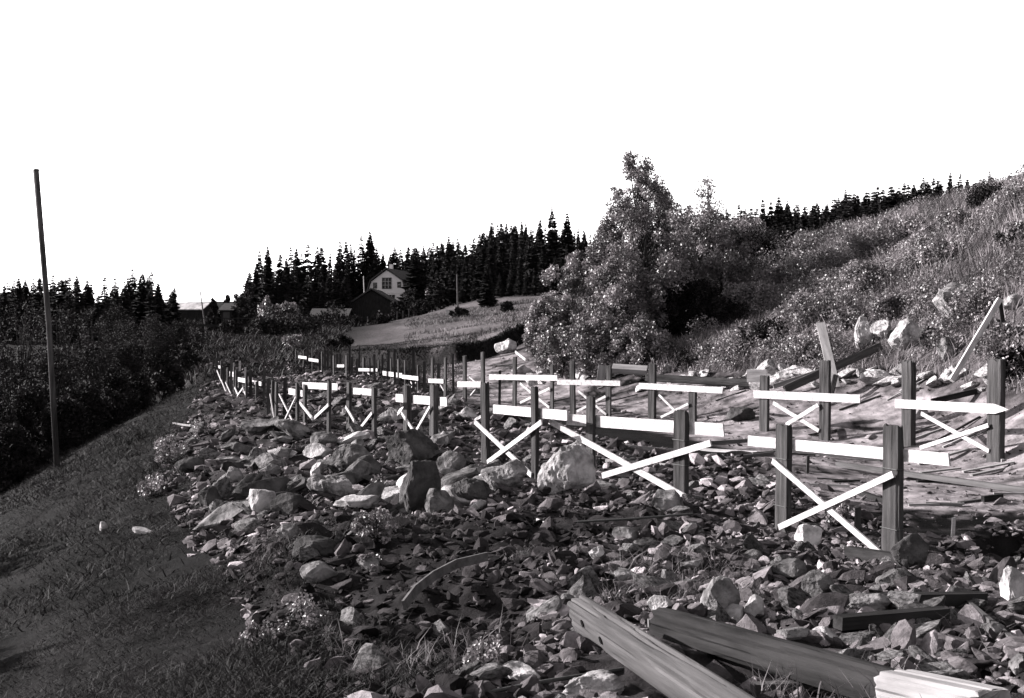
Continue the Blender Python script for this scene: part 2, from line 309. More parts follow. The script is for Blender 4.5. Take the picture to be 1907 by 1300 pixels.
# ------------------------------------------------------------------ rocks
def ico(sub):
    bm = bmesh.new(); bmesh.ops.create_icosphere(bm, subdivisions=sub, radius=1); bm.verts.ensure_lookup_table()
    V = np.array([v.co[:] for v in bm.verts]); Fc = np.array([[v.index for v in f.verts] for f in bm.faces]); bm.free(); return V, Fc
ICO = {k: ico(k) for k in (1, 2, 3, 4, 5)}
def n3(V, s, seed):
    return (vnoise(V[:, 0] * s + V[:, 2] * s * .7, V[:, 1] * s - V[:, 2] * s * .6, seed) + vnoise(V[:, 2] * s + 5, V[:, 0] * s - V[:, 1] * s * .5, seed + 9))
def rock_verts(sub, seed, cuts=9, rough=.10, d0=.5, d1=.88, rnd=0):
    r = np.random.default_rng(seed); V, Fc = ICO[sub]; V = V.copy()
    for k in range(cuts):
        n = r.normal(size=3); n /= np.linalg.norm(n); d = r.uniform(d0, d1); q = np.maximum(V @ n - d, 0)
        V = V - q[:, None] * n * (1 - rnd)
    V *= (1 + rough * n3(V, 1.6, seed) + rough * .5 * n3(V, 4, seed + 3) + rough * .3 * n3(V, 11, seed + 5))[:, None]
    V /= np.abs(V).max(axis=0)
    return V, Fc
ROCKM = {}
def boulder(px, py, wp, hp, m, label, seed, dz=.75, cuts=9, rough=.10, tilt=0, rz=None, rnd=0, name='boulder', cat='boulder', group=None, sink=.25, Y=None):
    b = hit(px, py + hp * .35) if Y is None else P(px, py + hp * .35, Y)
    x_, y_ = b[0], b[1]; wx = wp / F * y_ / 2; wz = hp / F * y_ / 2
    V, Fc = rock_verts(5 if wp * hp > 5000 else 4, seed, cuts, rough, rnd=rnd)
    V = V * np.array([wx, wx * dz, wz * 1.12])
    c, s = math.cos(tilt), math.sin(tilt); V = V @ np.array([[c, 0, s], [0, 1, 0], [-s, 0, c]])
    z = CH - (py - HY) / F * y_
    o = link(name, mesh(name, V, Fc, m, smoothf=False), None, (x_, y_ + wx * dz * .5, z)); o.rotation_euler = (0, 0, rz if rz is not None else 0)
    return tag(o, label, cat, group)
BL = [
 (550, 806, 92, 34, 'rock', 'long flat grey slab tilted up to the right, just below the white V laths', -.5, 2),
 (598, 823, 58, 34, 'rock', 'dark boulder with a bright left face behind the rubble heap, right of the tilted slab', 0, 3),
 (648, 862, 100, 66, 'rock', 'large angular boulder with pale ribbed left face in the middle of the rubble heap', -.2, 5),
 (690, 874, 62, 46, 'dark_rock', 'rounded dark boulder right of the angular pale-ribbed boulder', 0, 6),
 (589, 882, 30, 34, 'pale_rock', 'small egg-shaped bright stone in the middle of the heap', .2, 7),
 (560, 908, 30, 40, 'pale_rock', 'narrow wedge of bright stone pointing down in the heap', .5, 8),
 (622, 914, 112, 52, 'rock', 'broad mottled grey slab leaning in front of the rubble heap', -.35, 9),
 (482, 942, 66, 60, 'pale_rock', 'bright heart-shaped stone face at the left of the heap', .1, 10),  # lit face of one boulder, put into a paler stone
 (540, 945, 80, 48, 'dark_rock', 'black shaded boulder just right of the bright heart-shaped stone', 0, 11),  # shaded body of the same boulder, put into a darker stone
 (388, 932, 52, 44, 'dark_rock', 'dark tilted slab on the grass at the left edge of the heap', -.7, 12),
 (425, 955, 56, 46, 'dark_rock', 'dark smooth boulder half buried in grass below the tilted slab', 0, 13),
 (532, 992, 46, 38, 'rock', 'pale lens-shaped stone standing on edge below the black shaded boulder', -.5, 14),
 (575, 1026, 104, 46, 'dark_rock', 'long rounded dark boulder, lowest big one on the left', -.1, 15),
 (592, 1068, 72, 50, 'rock', 'grey rounded stone beneath the long rounded dark boulder', -.2, 16),
 (690, 1058, 62, 32, 'rock', 'weathered stone right of the long rounded dark boulder', -.5, 17),
 (352, 868, 60, 30, 'dark_rock', 'dark stone with a thin bright upper rim at the left end of the heap', -.1, 18),
 (447, 835, 40, 24, 'rock', 'grey stone near the top left of the heap', -.2, 19),
 (470, 862, 44, 24, 'rock', 'light grey stone at the upper left of the heap under the slab', 0, 20),
 (505, 876, 44, 34, 'rock', 'rough grey stone in the upper left middle of the heap', -.4, 21),
 (430, 888, 46, 30, 'rock', 'flat grey stone left of the narrow bright wedge', -.5, 22),
 (520, 850, 50, 28, 'rock', 'grey stone lying under the lower end of the tilted slab', .2, 23),
 (755, 842, 134, 78, 'dark_rock', 'very large black boulder directly below the fourth frame of the front row', -.15, 25),
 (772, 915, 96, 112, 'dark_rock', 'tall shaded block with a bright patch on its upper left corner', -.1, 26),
 (840, 868, 58, 50, 'rock', 'rounded boulder with a bright left cheek, right of the very large black boulder', 0, 27),
 (880, 892, 66, 48, 'rock', 'hump-shaped boulder with a pale top in the row left of the braces', .2, 28),
 (818, 940, 58, 60, 'rock', 'tilted block with a lit lower left edge in front of the tall shaded block', .4, 29),
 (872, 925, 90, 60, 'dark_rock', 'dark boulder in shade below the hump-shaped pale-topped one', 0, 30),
 (940, 890, 92, 76, 'rock', 'boulder with a forked bright streak under the crossed braces of the third frame', -.1, 31),
 (1056, 888, 112, 112, 'pale_rock', 'big pale rough boulder with fissured face standing alone left of the second frame', -.25, 32),
 (1245, 938, 66, 52, 'rock', 'stone with bright patches at the foot of the second frame', 0, 34),
 (1700, 1032, 80, 70, 'dark_rock', 'round brownish dark boulder against the foot of the nearest tall post', 0, 35),
 (1508, 1004, 50, 48, 'pale_rock', 'rough pale stone beneath the crossed braces of the nearest frame', 0, 36),
 (1470, 1063, 72, 36, 'rock', 'flat-topped slab lying below the nearest frame', .05, 37),
 (1522, 1092, 66, 66, 'rock', 'triangular stone with one bright upper left edge in the right foreground rubble', -.7, 38),
 (1340, 1122, 84, 80, 'rock', 'rounded grey boulder standing above the long log', .3, 39),
 (1368, 1146, 48, 46, 'pale_rock', 'pale lumpy stone in front of the rounded grey boulder, left of its pair', 0, 40),
 (1403, 1135, 46, 50, 'pale_rock', 'pale lumpy stone right of its pair, by the long log', 0, 41),
 (1618, 1128, 110, 48, 'rock', 'block-like slab with pale left end and dark front in the right foreground', 0, 42),
 (1892, 1096, 66, 76, 'pale_rock', 'pale pitted rock cut by the right edge of the picture', 0, 43),
 (1540, 1190, 58, 34, 'pale_rock', 'pale split stone behind the long log', -.2, 44),
 (1484, 1186, 66, 34, 'rock', 'speckled grey stone just behind the middle of the long log', 0, 45),
 (1607, 1212, 36, 36, 'rock', 'small square stone in the dark hollow behind the long log', 0, 46),
 (1102, 1288, 130, 48, 'pale_rock', 'rough pale crumbly rock at the bottom edge, left under the beam', 0, 47),
 (972, 1262, 96, 38, 'pale_rock', 'long pale pitted stone lying behind the iron rod', -.12, 48),
 (1112, 1034, 34, 30, 'pale_rock', 'small bright cube-like stone in the middle foreground rubble', -.3, 49),
 (1228, 1130, 50, 36, 'pale_rock', 'pale flat stone behind the end of the long log', 0, 50),
 (1160, 1078, 60, 34, 'rock', 'grey rounded stone above the end of the bored beam', 0, 51),
 (1290, 1055, 46, 30, 'rock', 'grey wedge stone amid the small rubble in the centre right', .2, 52),
 (1400, 1040, 50, 30, 'rock', 'flat light stone left of the flat-topped slab', -.1, 53),
 (1170, 1000, 60, 28, 'rock', 'low grey stone below the foot of the second frame', -.3, 54),
 (190, 981, 17, 17, 'pale_rock', 'single small white stone lying alone on the dark grass slope', .2, 55),
 (266, 991, 46, 10, 'pale_rock', 'thin flat pale stone lying on the dark grass slope', -.25, 56),
 (1055, 1120, 34, 24, 'rock', 'small grey stone left of the upper end of the bored beam', 0, 57),
 (1020, 1122, 18, 18, 'pale_rock', 'tiny bright stone left of the bored beam end', 0, 58),
 (1720, 1150, 90, 36, 'dark_rock', 'low dark slab in the right foreground behind the hollow', 0, 59),
 (1800, 1110, 60, 34, 'rock', 'grey broken stone left of the pale pitted rock', -.2, 60),
 (1850, 1175, 50, 30, 'rock', 'grey stone at the right edge below the pale pitted rock', .2, 61),
 (1900, 1240, 50, 34, 'rock', 'small grey rock in the lower right corner', .2, 62),
 (1660, 1080, 54, 30, 'rock', 'light grey stone just below the foot of the nearest brace', .2, 63),
 (1715, 772, 34, 26, 'pale_rock', 'pale stone on the bank foot behind the last pair of back posts', 0, 64),
]
for i, (px, py, wp, hp, m, lab, tilt, sd_) in enumerate(BL):
    boulder(px, py, wp, hp, m, lab, 100 + sd_, tilt=tilt, name='stone' if wp < 60 else 'boulder', cat='stone' if wp < 60 else 'boulder', rnd=.25 if 'round' in lab or 'hump' in lab else 0, rough=.22 if wp > 85 else .13)
BH = [
 (1795, 562, 92, 66, 'rock', 'large rounded grey boulder bedded in the grassy hillside', 0, 70), (1612, 622, 30, 56, 'pale_rock', 'upright pale stone in the hillside cutting, leftmost of its row', 0, 71),
 (1645, 618, 36, 32, 'pale_rock', 'bright knobbly stone second from left in the hillside cutting', 0, 72), (1695, 625, 56, 50, 'pale_rock', 'wide pale broken rock in the middle of the hillside cutting', 0, 73),
 (1737, 632, 40, 44, 'dark_rock', 'dark rock in the hollow of the hillside cutting', 0, 74), (1762, 612, 26, 34, 'pale_rock', 'round white stone high at the right of the hillside cutting', 0, 75),
 (1766, 655, 30, 44, 'rock', 'light stone under the round white stone in the cutting', 0, 76), (1894, 563, 52, 26, 'pale_rock', 'pale stone on the hillside at the right edge, above the leaning pole', 0, 77),
 (1532, 577, 18, 12, 'pale_rock', 'small white stone high on the slope above the leaning plank', 0, 78), (1636, 706, 64, 32, 'pale_rock', 'flat pale slab at the foot of the hillside right of the leaning plank', 0, 79),
 (1484, 692, 72, 28, 'pale_rock', 'pale flat rock at the hill foot left of the leaning plank', .1, 80), (1768, 708, 22, 18, 'pale_rock', 'round white stone at the lower end of the long leaning pole', 0, 81),
 (942, 648, 44, 32, 'pale_rock', 'pale boulder at the left foot of the big bush', 0, 82), (975, 690, 46, 20, 'pale_rock', 'pale stone on the bank just behind the back row boards', 0, 83),
 (1012, 692, 30, 18, 'pale_rock', 'small pale stone under the big bush, left of the fallen stake', 0, 84), (1090, 694, 40, 26, 'pale_rock', 'pale rock on the bank behind the middle posts of the back row', 0, 85),
 (1380, 775, 60, 34, 'dark_rock', 'dark lump of earth-stained rock in the trench between the rows', 0, 86), (1700, 725, 44, 22, 'rock', 'grey stone behind the right pair of back posts', 0, 87),
 (730, 775, 20, 30, 'pale_rock', 'white pointed stone left of the fourth front frame', .3, 88), (870, 775, 46, 30, 'pale_rock', 'pale earthy stone left of the third front frame', 0, 89),
]
for i, (px, py, wp, hp, m, lab, tilt, sd_) in enumerate(BH):
    if 1590 < px < 1900 and py < 665: wp *= 1.3; hp *= 1.25
    boulder(px, py, wp, hp, m, lab, 100 + sd_, tilt=tilt, name='stone' if wp < 60 else 'boulder', cat='stone' if wp < 60 else 'boulder', rough=.16)

# countable stones scattered through the rubble, then the rest of the rubble as one mass
BEAMS = [(P(1078, 1140, 6.3)[:2], P(1430, 1372, 4.05)[:2]), (P(1232, 1158, 6.35)[:2], P(1690, 1292, 4.65)[:2]), (P(1665, 1283, 4.6)[:2], P(1850, 1325, 4.1)[:2])]
def clear(p, m=.16): return p[np.min([np.abs(seg_d(p[:, 0], p[:, 1], b)[0]) for b in BEAMS], axis=0) > m]
TPL = [mesh('stone', *rock_verts(3, 300 + k, 12 + k % 4, .08, .3, .8), 'rock') for k in range(9)]
TPL_P = [mesh('stone', *rock_verts(3, 340 + k, 12, .1, .3, .8), 'pale_rock') for k in range(4)]
def scatter(n, rmin, rmax, poly, margin=0, power=1.0):
    out = []
    while len(out) < n:
        r = (rng.uniform(rmin ** (1 / power), rmax ** (1 / power), n)) ** power; a = rng.uniform(-.62, .62, n)
        X = np.sin(a) * r; Y = np.cos(a) * r; k = poly_sd(X, Y, poly) > margin
        out += list(zip(X[k], Y[k]))
    return np.array(out[:n])
zones = [(8.5, 'angular grey stone lying in the near rubble at the bottom right', 'stones of the near rubble'), (13, 'grey stone lying in the rubble in front of the first two frames', 'stones in front of the nearest frames'),
         (22, 'stone lying among the left boulders in front of the middle frames', 'stones around the left boulders'), (999, 'stone lying in the distant rubble bed at the left', 'stones of the distant rubble bed')]
pts = scatter(330, 5, 44, RUB, .1, 1.8); pts = pts[(poly_sd(pts[:, 0], pts[:, 1], DIM) < 0) | (rng.random(330) < .35)][:240]
pts = clear(pts, .36); zz = H(pts[:, 0], pts[:, 1])
ANC = [('the big pale boulder', 1056, 935), ('the nearest tall post', 1661, 1031), ('the left post of the nearest frame', 1458, 979), ('the second frame', 1268, 926), ('the third frame', 950, 870), ('the very large black boulder', 755, 880), ('the tall shaded block', 772, 970),
 ('the rounded grey boulder above the log', 1340, 1160), ('the bored beam end', 1070, 1170), ('the pale pitted rock', 1892, 1130), ('the block-like slab', 1618, 1150), ('the pale lumpy stones', 1385, 1170), ('the curved board', 830, 1080), ('the long rounded dark boulder', 575, 1048),
 ('the bright heart-shaped stone', 482, 970), ('the tilted grey slab', 550, 822), ('the angular pale-ribbed boulder', 648, 895), ('the far left cluster of laths', 440, 740), ('the fifth front frame', 673, 806), ('the triangular stone', 1522, 1125), ('the flat-topped slab', 1470, 1082),
 ('the right end of the long log', 1690, 1290), ('the iron rod', 1000, 1285), ('the mottled grey slab', 622, 940), ('the tiny white boards of the back row', 580, 690), ('the eleventh back frame', 640, 704), ('the small bright cube-like stone', 1112, 1050), ('the wispy weed under the cross', 1560, 990), ('the seventh front frame', 535, 790)]
AW = [hit(a[1], a[2]) for a in ANC]
for (X, Y), z in zip(pts, zz):
    dist = math.hypot(X, Y); o = link('stone', random.choice(TPL)); s = random.uniform(.05, .13) * (1 + dist / 22) * (1.25 if X < -2 else 1)
    o.scale = (s * random.uniform(.9, 1.5), s * random.uniform(.7, 1.1), s * random.uniform(.4, .8)); o.rotation_euler = (random.uniform(-.5, .5), random.uniform(-.6, .6), random.uniform(0, 6.28))
    o.location = (X, Y, z + s * .25)
    for lim, lab, grp in zones:
        if dist < lim:
            dd_ = [math.hypot(X - q_[0], Y - q_[1]) for q_ in AW]; k_ = int(np.argmin(dd_)); q_ = AW[k_]; dx_, dy_ = X - q_[0], Y - q_[1]
            rel_ = ('right of' if dx_ > 0 else 'left of') if abs(dx_) > abs(dy_) else ('behind' if dy_ > 0 else 'in front of')
            tag(o, ('small' if s < .1 * (1 + dist / 22) else 'larger') + (' flat' if o.scale[2] < .55 * s else ' chunky') + ' grey stone ' + rel_ + ' ' + ANC[k_][0], 'stone', 'stones near ' + ANC[k_][0]); break
r_ = random.Random(21)
for i in range(46):                                  # the tight heap of tilted blocks below the middle frames
    px_ = r_.uniform(385, 900); py_ = r_.uniform(800, 985) - (px_ - 385) * .06 + max(0, 480 - px_) * .2; b_ = hit(px_, py_); s_2 = r_.uniform(.14, .36)
    V, Fc = rock_verts(4, 2000 + i, 13, .09, .3, .8); V = V * [s_2 * r_.uniform(1.1, 1.9), s_2 * .8, s_2 * r_.uniform(.45, .85)]
    o = link('block', mesh('block', V, Fc, r_.choice(['rock', 'rock', 'dark_rock', 'pale_rock'])), None, (b_[0], b_[1], b_[2] + s_2 * .3)); o.rotation_euler = (r_.uniform(-.3, .3), r_.uniform(-.75, .05), r_.uniform(-.7, .7))
    dd_ = [math.hypot(b_[0] - q_[0], b_[1] - q_[1]) for q_ in AW]; k_ = int(np.argmin(dd_)); q_ = AW[k_]
    tag(o, ('big ' if s_2 > .25 else 'medium ') + 'angular tilted block of the left heap, ' + ('right of ' if b_[0] > q_[0] else 'left of ') + ANC[k_][0], 'boulder', 'tilted blocks near ' + ANC[k_][0])
def rock_mass(name, pts, size, kind_tone, sub, seed):
    Vs, Fs, Ts = [], [], []; nv = 0; z = H(pts[:, 0], pts[:, 1]); tp = [rock_verts(sub, seed + k, 12, .10, .28, .8) for k in range(14)]
    r = np.random.default_rng(seed)
    for i in range(len(pts)):
        V, Fc = tp[i % 14]; s = size[i]; sc_ = s * np.array([r.uniform(.8, 1.7), r.uniform(.6, 1.1), r.uniform(.3, .8)])
        a, b, c = r.uniform(-.6, .6), r.uniform(-.7, .7), r.uniform(0, 6.28)
        Rm = np.array(Euler((a, b, c)).to_matrix()); Q = (V * sc_) @ Rm.T + [pts[i, 0], pts[i, 1], z[i] + s * .12]
        Vs.append(Q); Fs.append(Fc + nv); nv += len(V); Ts.append(np.full(len(V), kind_tone[i]))
    return link(name, mesh(name, np.concatenate(Vs), np.concatenate(Fs), 'rubble', tone=np.concatenate(Ts)))
def logn(n, m, s, hi): return np.minimum(rng.lognormal(math.log(m), s, n), hi)
pa = scatter(24000, 4.3, 17, RUB, -.2, 1.6); kk = (poly_sd(pa[:, 0], pa[:, 1], DIM) < 0) | (rng.random(24000) < .55); pa = clear(pa[kk][:19000], .16); da = np.hypot(pa[:, 0], pa[:, 1])
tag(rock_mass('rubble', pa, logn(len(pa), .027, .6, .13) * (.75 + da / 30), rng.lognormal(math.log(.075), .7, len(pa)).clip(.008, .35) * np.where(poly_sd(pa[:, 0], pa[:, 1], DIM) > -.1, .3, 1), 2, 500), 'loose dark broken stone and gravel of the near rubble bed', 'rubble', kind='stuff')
pb = scatter(9000, 14, 75, RUB, -.4, 2.0); db = np.hypot(pb[:, 0], pb[:, 1])
tag(rock_mass('rubble', pb, logn(9000, .055, .5, .2) * (.7 + db / 60), rng.lognormal(math.log(.065), .85, 9000).clip(.008, .35), 1, 600), 'loose dark broken stone of the distant rubble bed', 'rubble', kind='stuff')
pc = np.concatenate([scatter(1300, 11, 50, SAND, 0, 1.6), scatter(500, 18, 40, CUT, 0, 1.4)]); 
tag(rock_mass('gravel', pc, logn(len(pc), .025, .6, .12), rng.lognormal(math.log(.08), .5, len(pc)).clip(.02, .4), 1, 700), 'sparse gravel on the pale sandy bed and bank', 'gravel', kind='stuff')

# ------------------------------------------------------------------ post frames with white boards and crossed laths
def on_plane(px, py, A_, B_, off):
    A_ = np.array(A_[:2]); B_ = np.array(B_[:2]); d = (B_ - A_) / np.linalg.norm(B_ - A_); n = np.array([d[1], -d[0]])
    if n[1] > 0: n = -n                              # towards the camera side
    q = A_ + n * off; ray = np.array([(px - CX) / F, 1.0]); t = (q @ n) / (ray @ n)
    return Vector((ray[0] * t, t, CH - (py - HY) / F * t))
FR = [
 # label, posts (px, top, base, width, ...), board (x0,y0top,y0bot,x1,y1top,y1bot), laths, board in front?, group
 ('nearest frame of the front row, long white board and white cross beside the sandy bed', [(1458, 792, 979, 32), (1661, 794, 1031, 40)], [(1394, 812, 829, 1768, 843, 869)], [(1439, 858, 1654, 1043), (1664, 883, 1451, 982)], 0),
 ('second frame of the front row, wide flat white cross, right of the big pale boulder', [(1100, 739, 895, 19), (1268, 766, 926, 30)], [(1055, 771, 791, 1348, 789, 813)], [(1023, 784, 1278, 927), (1324, 825, 1122, 886)], 0),
 ('third frame of the front row, white cross just left of the big pale boulder', [(905, 713, 855, 19), (997, 721, 883, 16)], [(918, 753, 770, 1057, 765, 783)], [(885, 786, 990, 885), (1009, 786, 908, 861)], 0),
 ('fourth frame of the front row, thick posts and white V laths above a black boulder', [(759, 717, 812, 17), (808, 718, 828, 18)], [(738, 734, 748, 833, 740, 757)], [(748, 769, 774, 808), (801, 757, 772, 808)], 0),
 ('fifth frame of the front row, short white board and white V laths', [(650, 713, 800, 11), (697, 722, 812, 11)], [(657, 722, 734, 706, 725, 738)], [(644, 757, 674, 808), (693, 769, 667, 803)], 0),
 ('sixth frame of the front row, white board reaching past its post above the tilted slab', [(568, 717, 790, 9), (612, 709, 803, 9)], [(564, 712, 723, 629, 714, 727)], [(556, 747, 584, 782), (612, 754, 582, 782)], 0),
 ('seventh frame of the front row with a narrow white cross left of the tilted slab', [(514, 712, 784, 7), (554, 713, 796, 8)], [(538, 723, 734, 564, 727, 739)], [(520, 734, 551, 796), (551, 739, 528, 787)], 0),
 ('eighth frame of the front row, weathered pale post, short board and one thin lath', [(478, 711, 755, 7), (508, 710, 782, 7)], [(458, 706, 712, 487, 711, 719)], [(503, 734, 511, 783), (453, 725, 471, 767)], 0),
 ('ninth frame of the front row, tiny, with white V laths in the far left cluster', [(440, 690, 738, 5), (459, 700, 748, 5)], [(441, 702, 710, 462, 706, 714)], [(437, 722, 444, 737), (453, 722, 442, 737)], 0),
 ('tenth frame of the front row, tiny, with short white board in the far left cluster', [(424, 685, 730, 5), (437, 683, 735, 4)], [(428, 691, 701, 436, 693, 702)], [(412, 708, 423, 735), (420, 712, 430, 734)], 0),
 ('farthest frame of the front row, two thin dark posts on the far left', [(404, 656, 712, 4), (412, 672, 718, 4)], [(404, 680, 685, 415, 682, 687)], [(404, 690, 412, 710)], 0),
 ('nearest frame of the back row at the right, board ending in a sharp point', [(1692, 673, 832, 27), (1854, 671, 861, 34)], [(1668, 743, 760, 1853, 753, 770)], [(1716, 770, 1842, 840), (1841, 792, 1714, 834)], 1),
 ('second frame of the back row, below the leaning pale plank, long white board and cross', [(1423, 700, 804, 20), (1536, 672, 815, 23)], [(1404, 727, 741, 1602, 735, 751)], [(1440, 750, 1525, 802), (1524, 754, 1464, 791)], 1),
 ('third frame of the back row, weathered white board over its right post', [(1214, 677, 780, 17), (1290, 722, 787, 17)], [(1190, 713, 724, 1346, 721, 733)], [(1227, 735, 1268, 776), (1282, 752, 1231, 777)], 1),
 ('fourth frame of the back row, long thin white board before the big bush', [(1067, 672, 771, 12), (1133, 681, 776, 12)], [(1038, 707, 716, 1155, 709, 719)], [(1077, 728, 1129, 772), (1128, 738, 1075, 766)], 1),
 ('fifth frame of the back row, longest thin white board, just left of the fourth', [(958, 665, 755, 9), (1028, 679, 762, 8)], [(911, 697, 707, 1038, 699, 709)], [(969, 714, 1023, 759), (1024, 723, 969, 750)], 1),
 ('sixth frame of the back row, tall posts and short white board', [(866, 663, 746, 9), (900, 656, 750, 9)], [(852, 710, 721, 896, 711, 721)], [(874, 702, 888, 714), (888, 722, 873, 740)], 1),
 ('seventh frame of the back row with a short white board', [(805, 666, 737, 7), (829, 666, 740, 7)], [(798, 705, 713, 826, 706, 714)], [(819, 714, 828, 730)], 1),
 ('eighth frame of the back row with a thin white board and small cross', [(743, 669, 722, 6), (779, 680, 732, 5)], [(749, 698, 705, 779, 701, 709)], [(764, 710, 775, 726), (775, 712, 764, 724)], 1),
 ('ninth frame of the back row, white board overlapping the next', [(729, 668, 719, 4), (755, 671, 724, 5)], [(713, 691, 699, 749, 695, 704)], [], 1),
 ('tenth frame of the back row, flat white board over a small neat cross', [(677, 666, 711, 6), (705, 672, 716, 4)], [(668, 686, 691, 703, 686, 692)], [(685, 695, 702, 709), (701, 695, 685, 709)], 1),
 ('eleventh frame of the back row, dark posts with a tiny white board', [(622, 662, 703, 4), (645, 662, 706, 5)], [(628, 679, 684, 641, 679, 684)], [], 1),
 ('far frame of the back row with a tiny white board, right of the last one', [(582, 652, 690, 3), (600, 655, 694, 4)], [(575, 667, 672, 593, 669, 675)], [], 1),
 ('last visible frame of the back row, tiny white board near the far field', [(551, 650, 683, 3), (566, 652, 686, 3)], [(556, 662, 667, 571, 664, 669)], [], 1),
]
for fi, (lab, posts, boards, laths, front) in enumerate(FR):
    base = [P(a, c, bedY(c)) for a, b, c, d in posts]; (x0, y0, _), (x1, y1, _) = base
    d = Vector((x1 - x0, y1 - y0, 0)); d.normalize(); n = Vector((d.y, -d.x, 0)); n = -n if n.y > 0 else n; n = -n if n.dot(Vector((x0, y0, 0))) > 0 else n
    root = thing('post_frame', lab, 'frame', (x0, y0, 0), 0, 'post frames of the front row' if not front else 'post frames of the back row')
    o0 = Vector(root.location); rel = lambda p: Vector(p) - o0
    tw = []
    for (px, top, bs, wd), bp in zip(posts, base):
        view = Vector((bp[0], bp[1], 0)).normalized(); wm = wd / F * bp[1]; c_, s_ = abs(view.dot(n)), abs(view.dot(d))
        a = min(wm / (c_ + .4 * s_), .36); b_ = max(.05, a * .4); ztop = CH - (top - HY) / F * bp[1]; tw.append(b_)
        zb = min(hz(bp[0], bp[1]), 0) - .25
        ln = random.uniform(-.012, .012)
        MB().rough((0, 0, 0), (ln * (ztop - zb), ln * .5, ztop - zb), a, b_, up=d, seed=fi * 7 + int(px), nl=24 if fi < 2 else 12, amp=.08).build('post', 'post_wood', root, rel((bp[0], bp[1], zb)))
        if fi < 2:
            for q in (.33, .62 if fi else .8):
                zc = ztop * (1 - q) if fi == 0 else ztop * (1 - q)
                tb = MB(); hw, ht = a / 2 + .004, b_ / 2 + .004
                ring = [d * sx * hw + n * sy * ht for sx, sy in ((1, 1), (-1, 1), (-1, -1), (1, -1), (1, 1))]
                for r1, r2 in zip(ring[:-1], ring[1:]): tb.bar(r1, r2, .007, .007)
                tb.build('tie_wire', 'iron', root, rel((bp[0], bp[1], zc)))
    th = max(.02, tw[0] * .25); off = (max(tw) / 2 + th / 2 + .003) * (1 if front else -1)
    for (bx0, t0, b0, bx1, t1, b1) in boards:
        A0, A1 = on_plane(bx0, (t0 + b0) / 2, base[0], base[1], off), on_plane(bx1, (t1 + b1) / 2, base[0], base[1], off)
        hgt = ((b0 - t0) * A0.y + (b1 - t1) * A1.y) / 2 / F
        m = MB(); m.bar(rel(A0), rel(A1), hgt, th, bev=0, cut0=random.uniform(-.1, .1), cut1=random.uniform(-.12, .12))
        if fi == 11:
            T = on_plane(1879, 763, base[0], base[1], off); dd = (A1 - A0).normalized()
            u = (Vector((0, 0, 1)) - dd * dd.z).normalized(); r_ = dd.cross(u); q = [rel(A1) + u * hgt / 2 * sx + r_ * th / 2 * sy for sx, sy in ((1, 1), (-1, 1), (-1, -1), (1, -1))] + [rel(T) + r_ * th / 2, rel(T) - r_ * th / 2]
            m.add(q, [(0, 4, 1), (3, 2, 5), (0, 3, 5, 4), (1, 4, 5, 2)])
        m.build('cross_board', 'whitewash', root)
    for li, (ax, ay, bx, by) in enumerate(laths):
        lo = max(tw) / 2 + .016 + .03 * li
        if front: lo = -(max(tw) / 2 + .016 + .03 * li) if (ax < posts[0][0] + 40 and fi not in (12, 13, 14, 15, 11)) else (max(tw) / 2 + .012 + .028 * li)
        A0, A1 = on_plane(ax, ay, base[0], base[1], lo), on_plane(bx, by, base[0], base[1], lo)
        wl = (11.5 if fi < 2 else 9 if fi == 2 else 6 if fi < 6 else 7.5 if fi in (11, 12) else 4.5 if fi in (13, 14, 15) else 3.2 if fi < 9 else 2.2) / F * (A0.y + A1.y) / 2
        MB().bar(rel(A0), rel(A1), wl, .025, up=n.cross((A1 - A0).normalized())).build('brace', 'whitewash', root)
# lone posts and stakes
for lab, px, top, bs, wd, m in [
    ('thin dark stake standing alone in the sandy bed behind the nearest frame', 1503, 848, 880, 5, 'post_wood'), ('short dark stake with a bright side between the nearest two posts', 1595, 945, 985, 10, 'post_wood'),
    ('short white stake in the dark hollow right of the nearest tall post', 1773, 964, 994, 6, 'whitewash'), ('thin white stake standing on the bank behind the fourth back frame', 1078, 673, 712, 5, 'whitewash'),
    ('slim white stake, left one of the two at the far left cluster', 446, 672, 702, 3.5, 'whitewash'), ('slim white stake, right one of the two at the far left cluster', 456, 684, 706, 3.5, 'whitewash'),
    ('broad white upright board beside the two slim stakes of the far left cluster', 433, 676, 700, 5, 'whitewash'), ('thin dark post between the sixth and fifth back frames', 930, 690, 752, 5, 'post_wood'),
    ('thin dark post right of the far back row', 610, 652, 698, 3.5, 'post_wood'), ('thin dark post by the tiny board of the eleventh back frame', 655, 664, 706, 4, 'post_wood'),
    ('thin dark post left of the tenth back frame', 664, 668, 708, 3.5, 'post_wood'), ('slim dark post in the middle of the eighth back frame', 762, 672, 727, 4, 'post_wood')]:
    Y = bedY(bs); q = P(px, bs, Y); zt = CH - (top - HY) / F * Y; wd_ = wd / F * Y
    z0 = min(q[2], hz(q[0], Y)) - .15
    o = MB().bar((0, 0, 0), (.02, 0, zt - z0), wd_, wd_ * .7, up=(1, 0, 0), cut1=.3).build('stake', m, None, (q[0], q[1], z0)); tag(o, lab, 'stake')

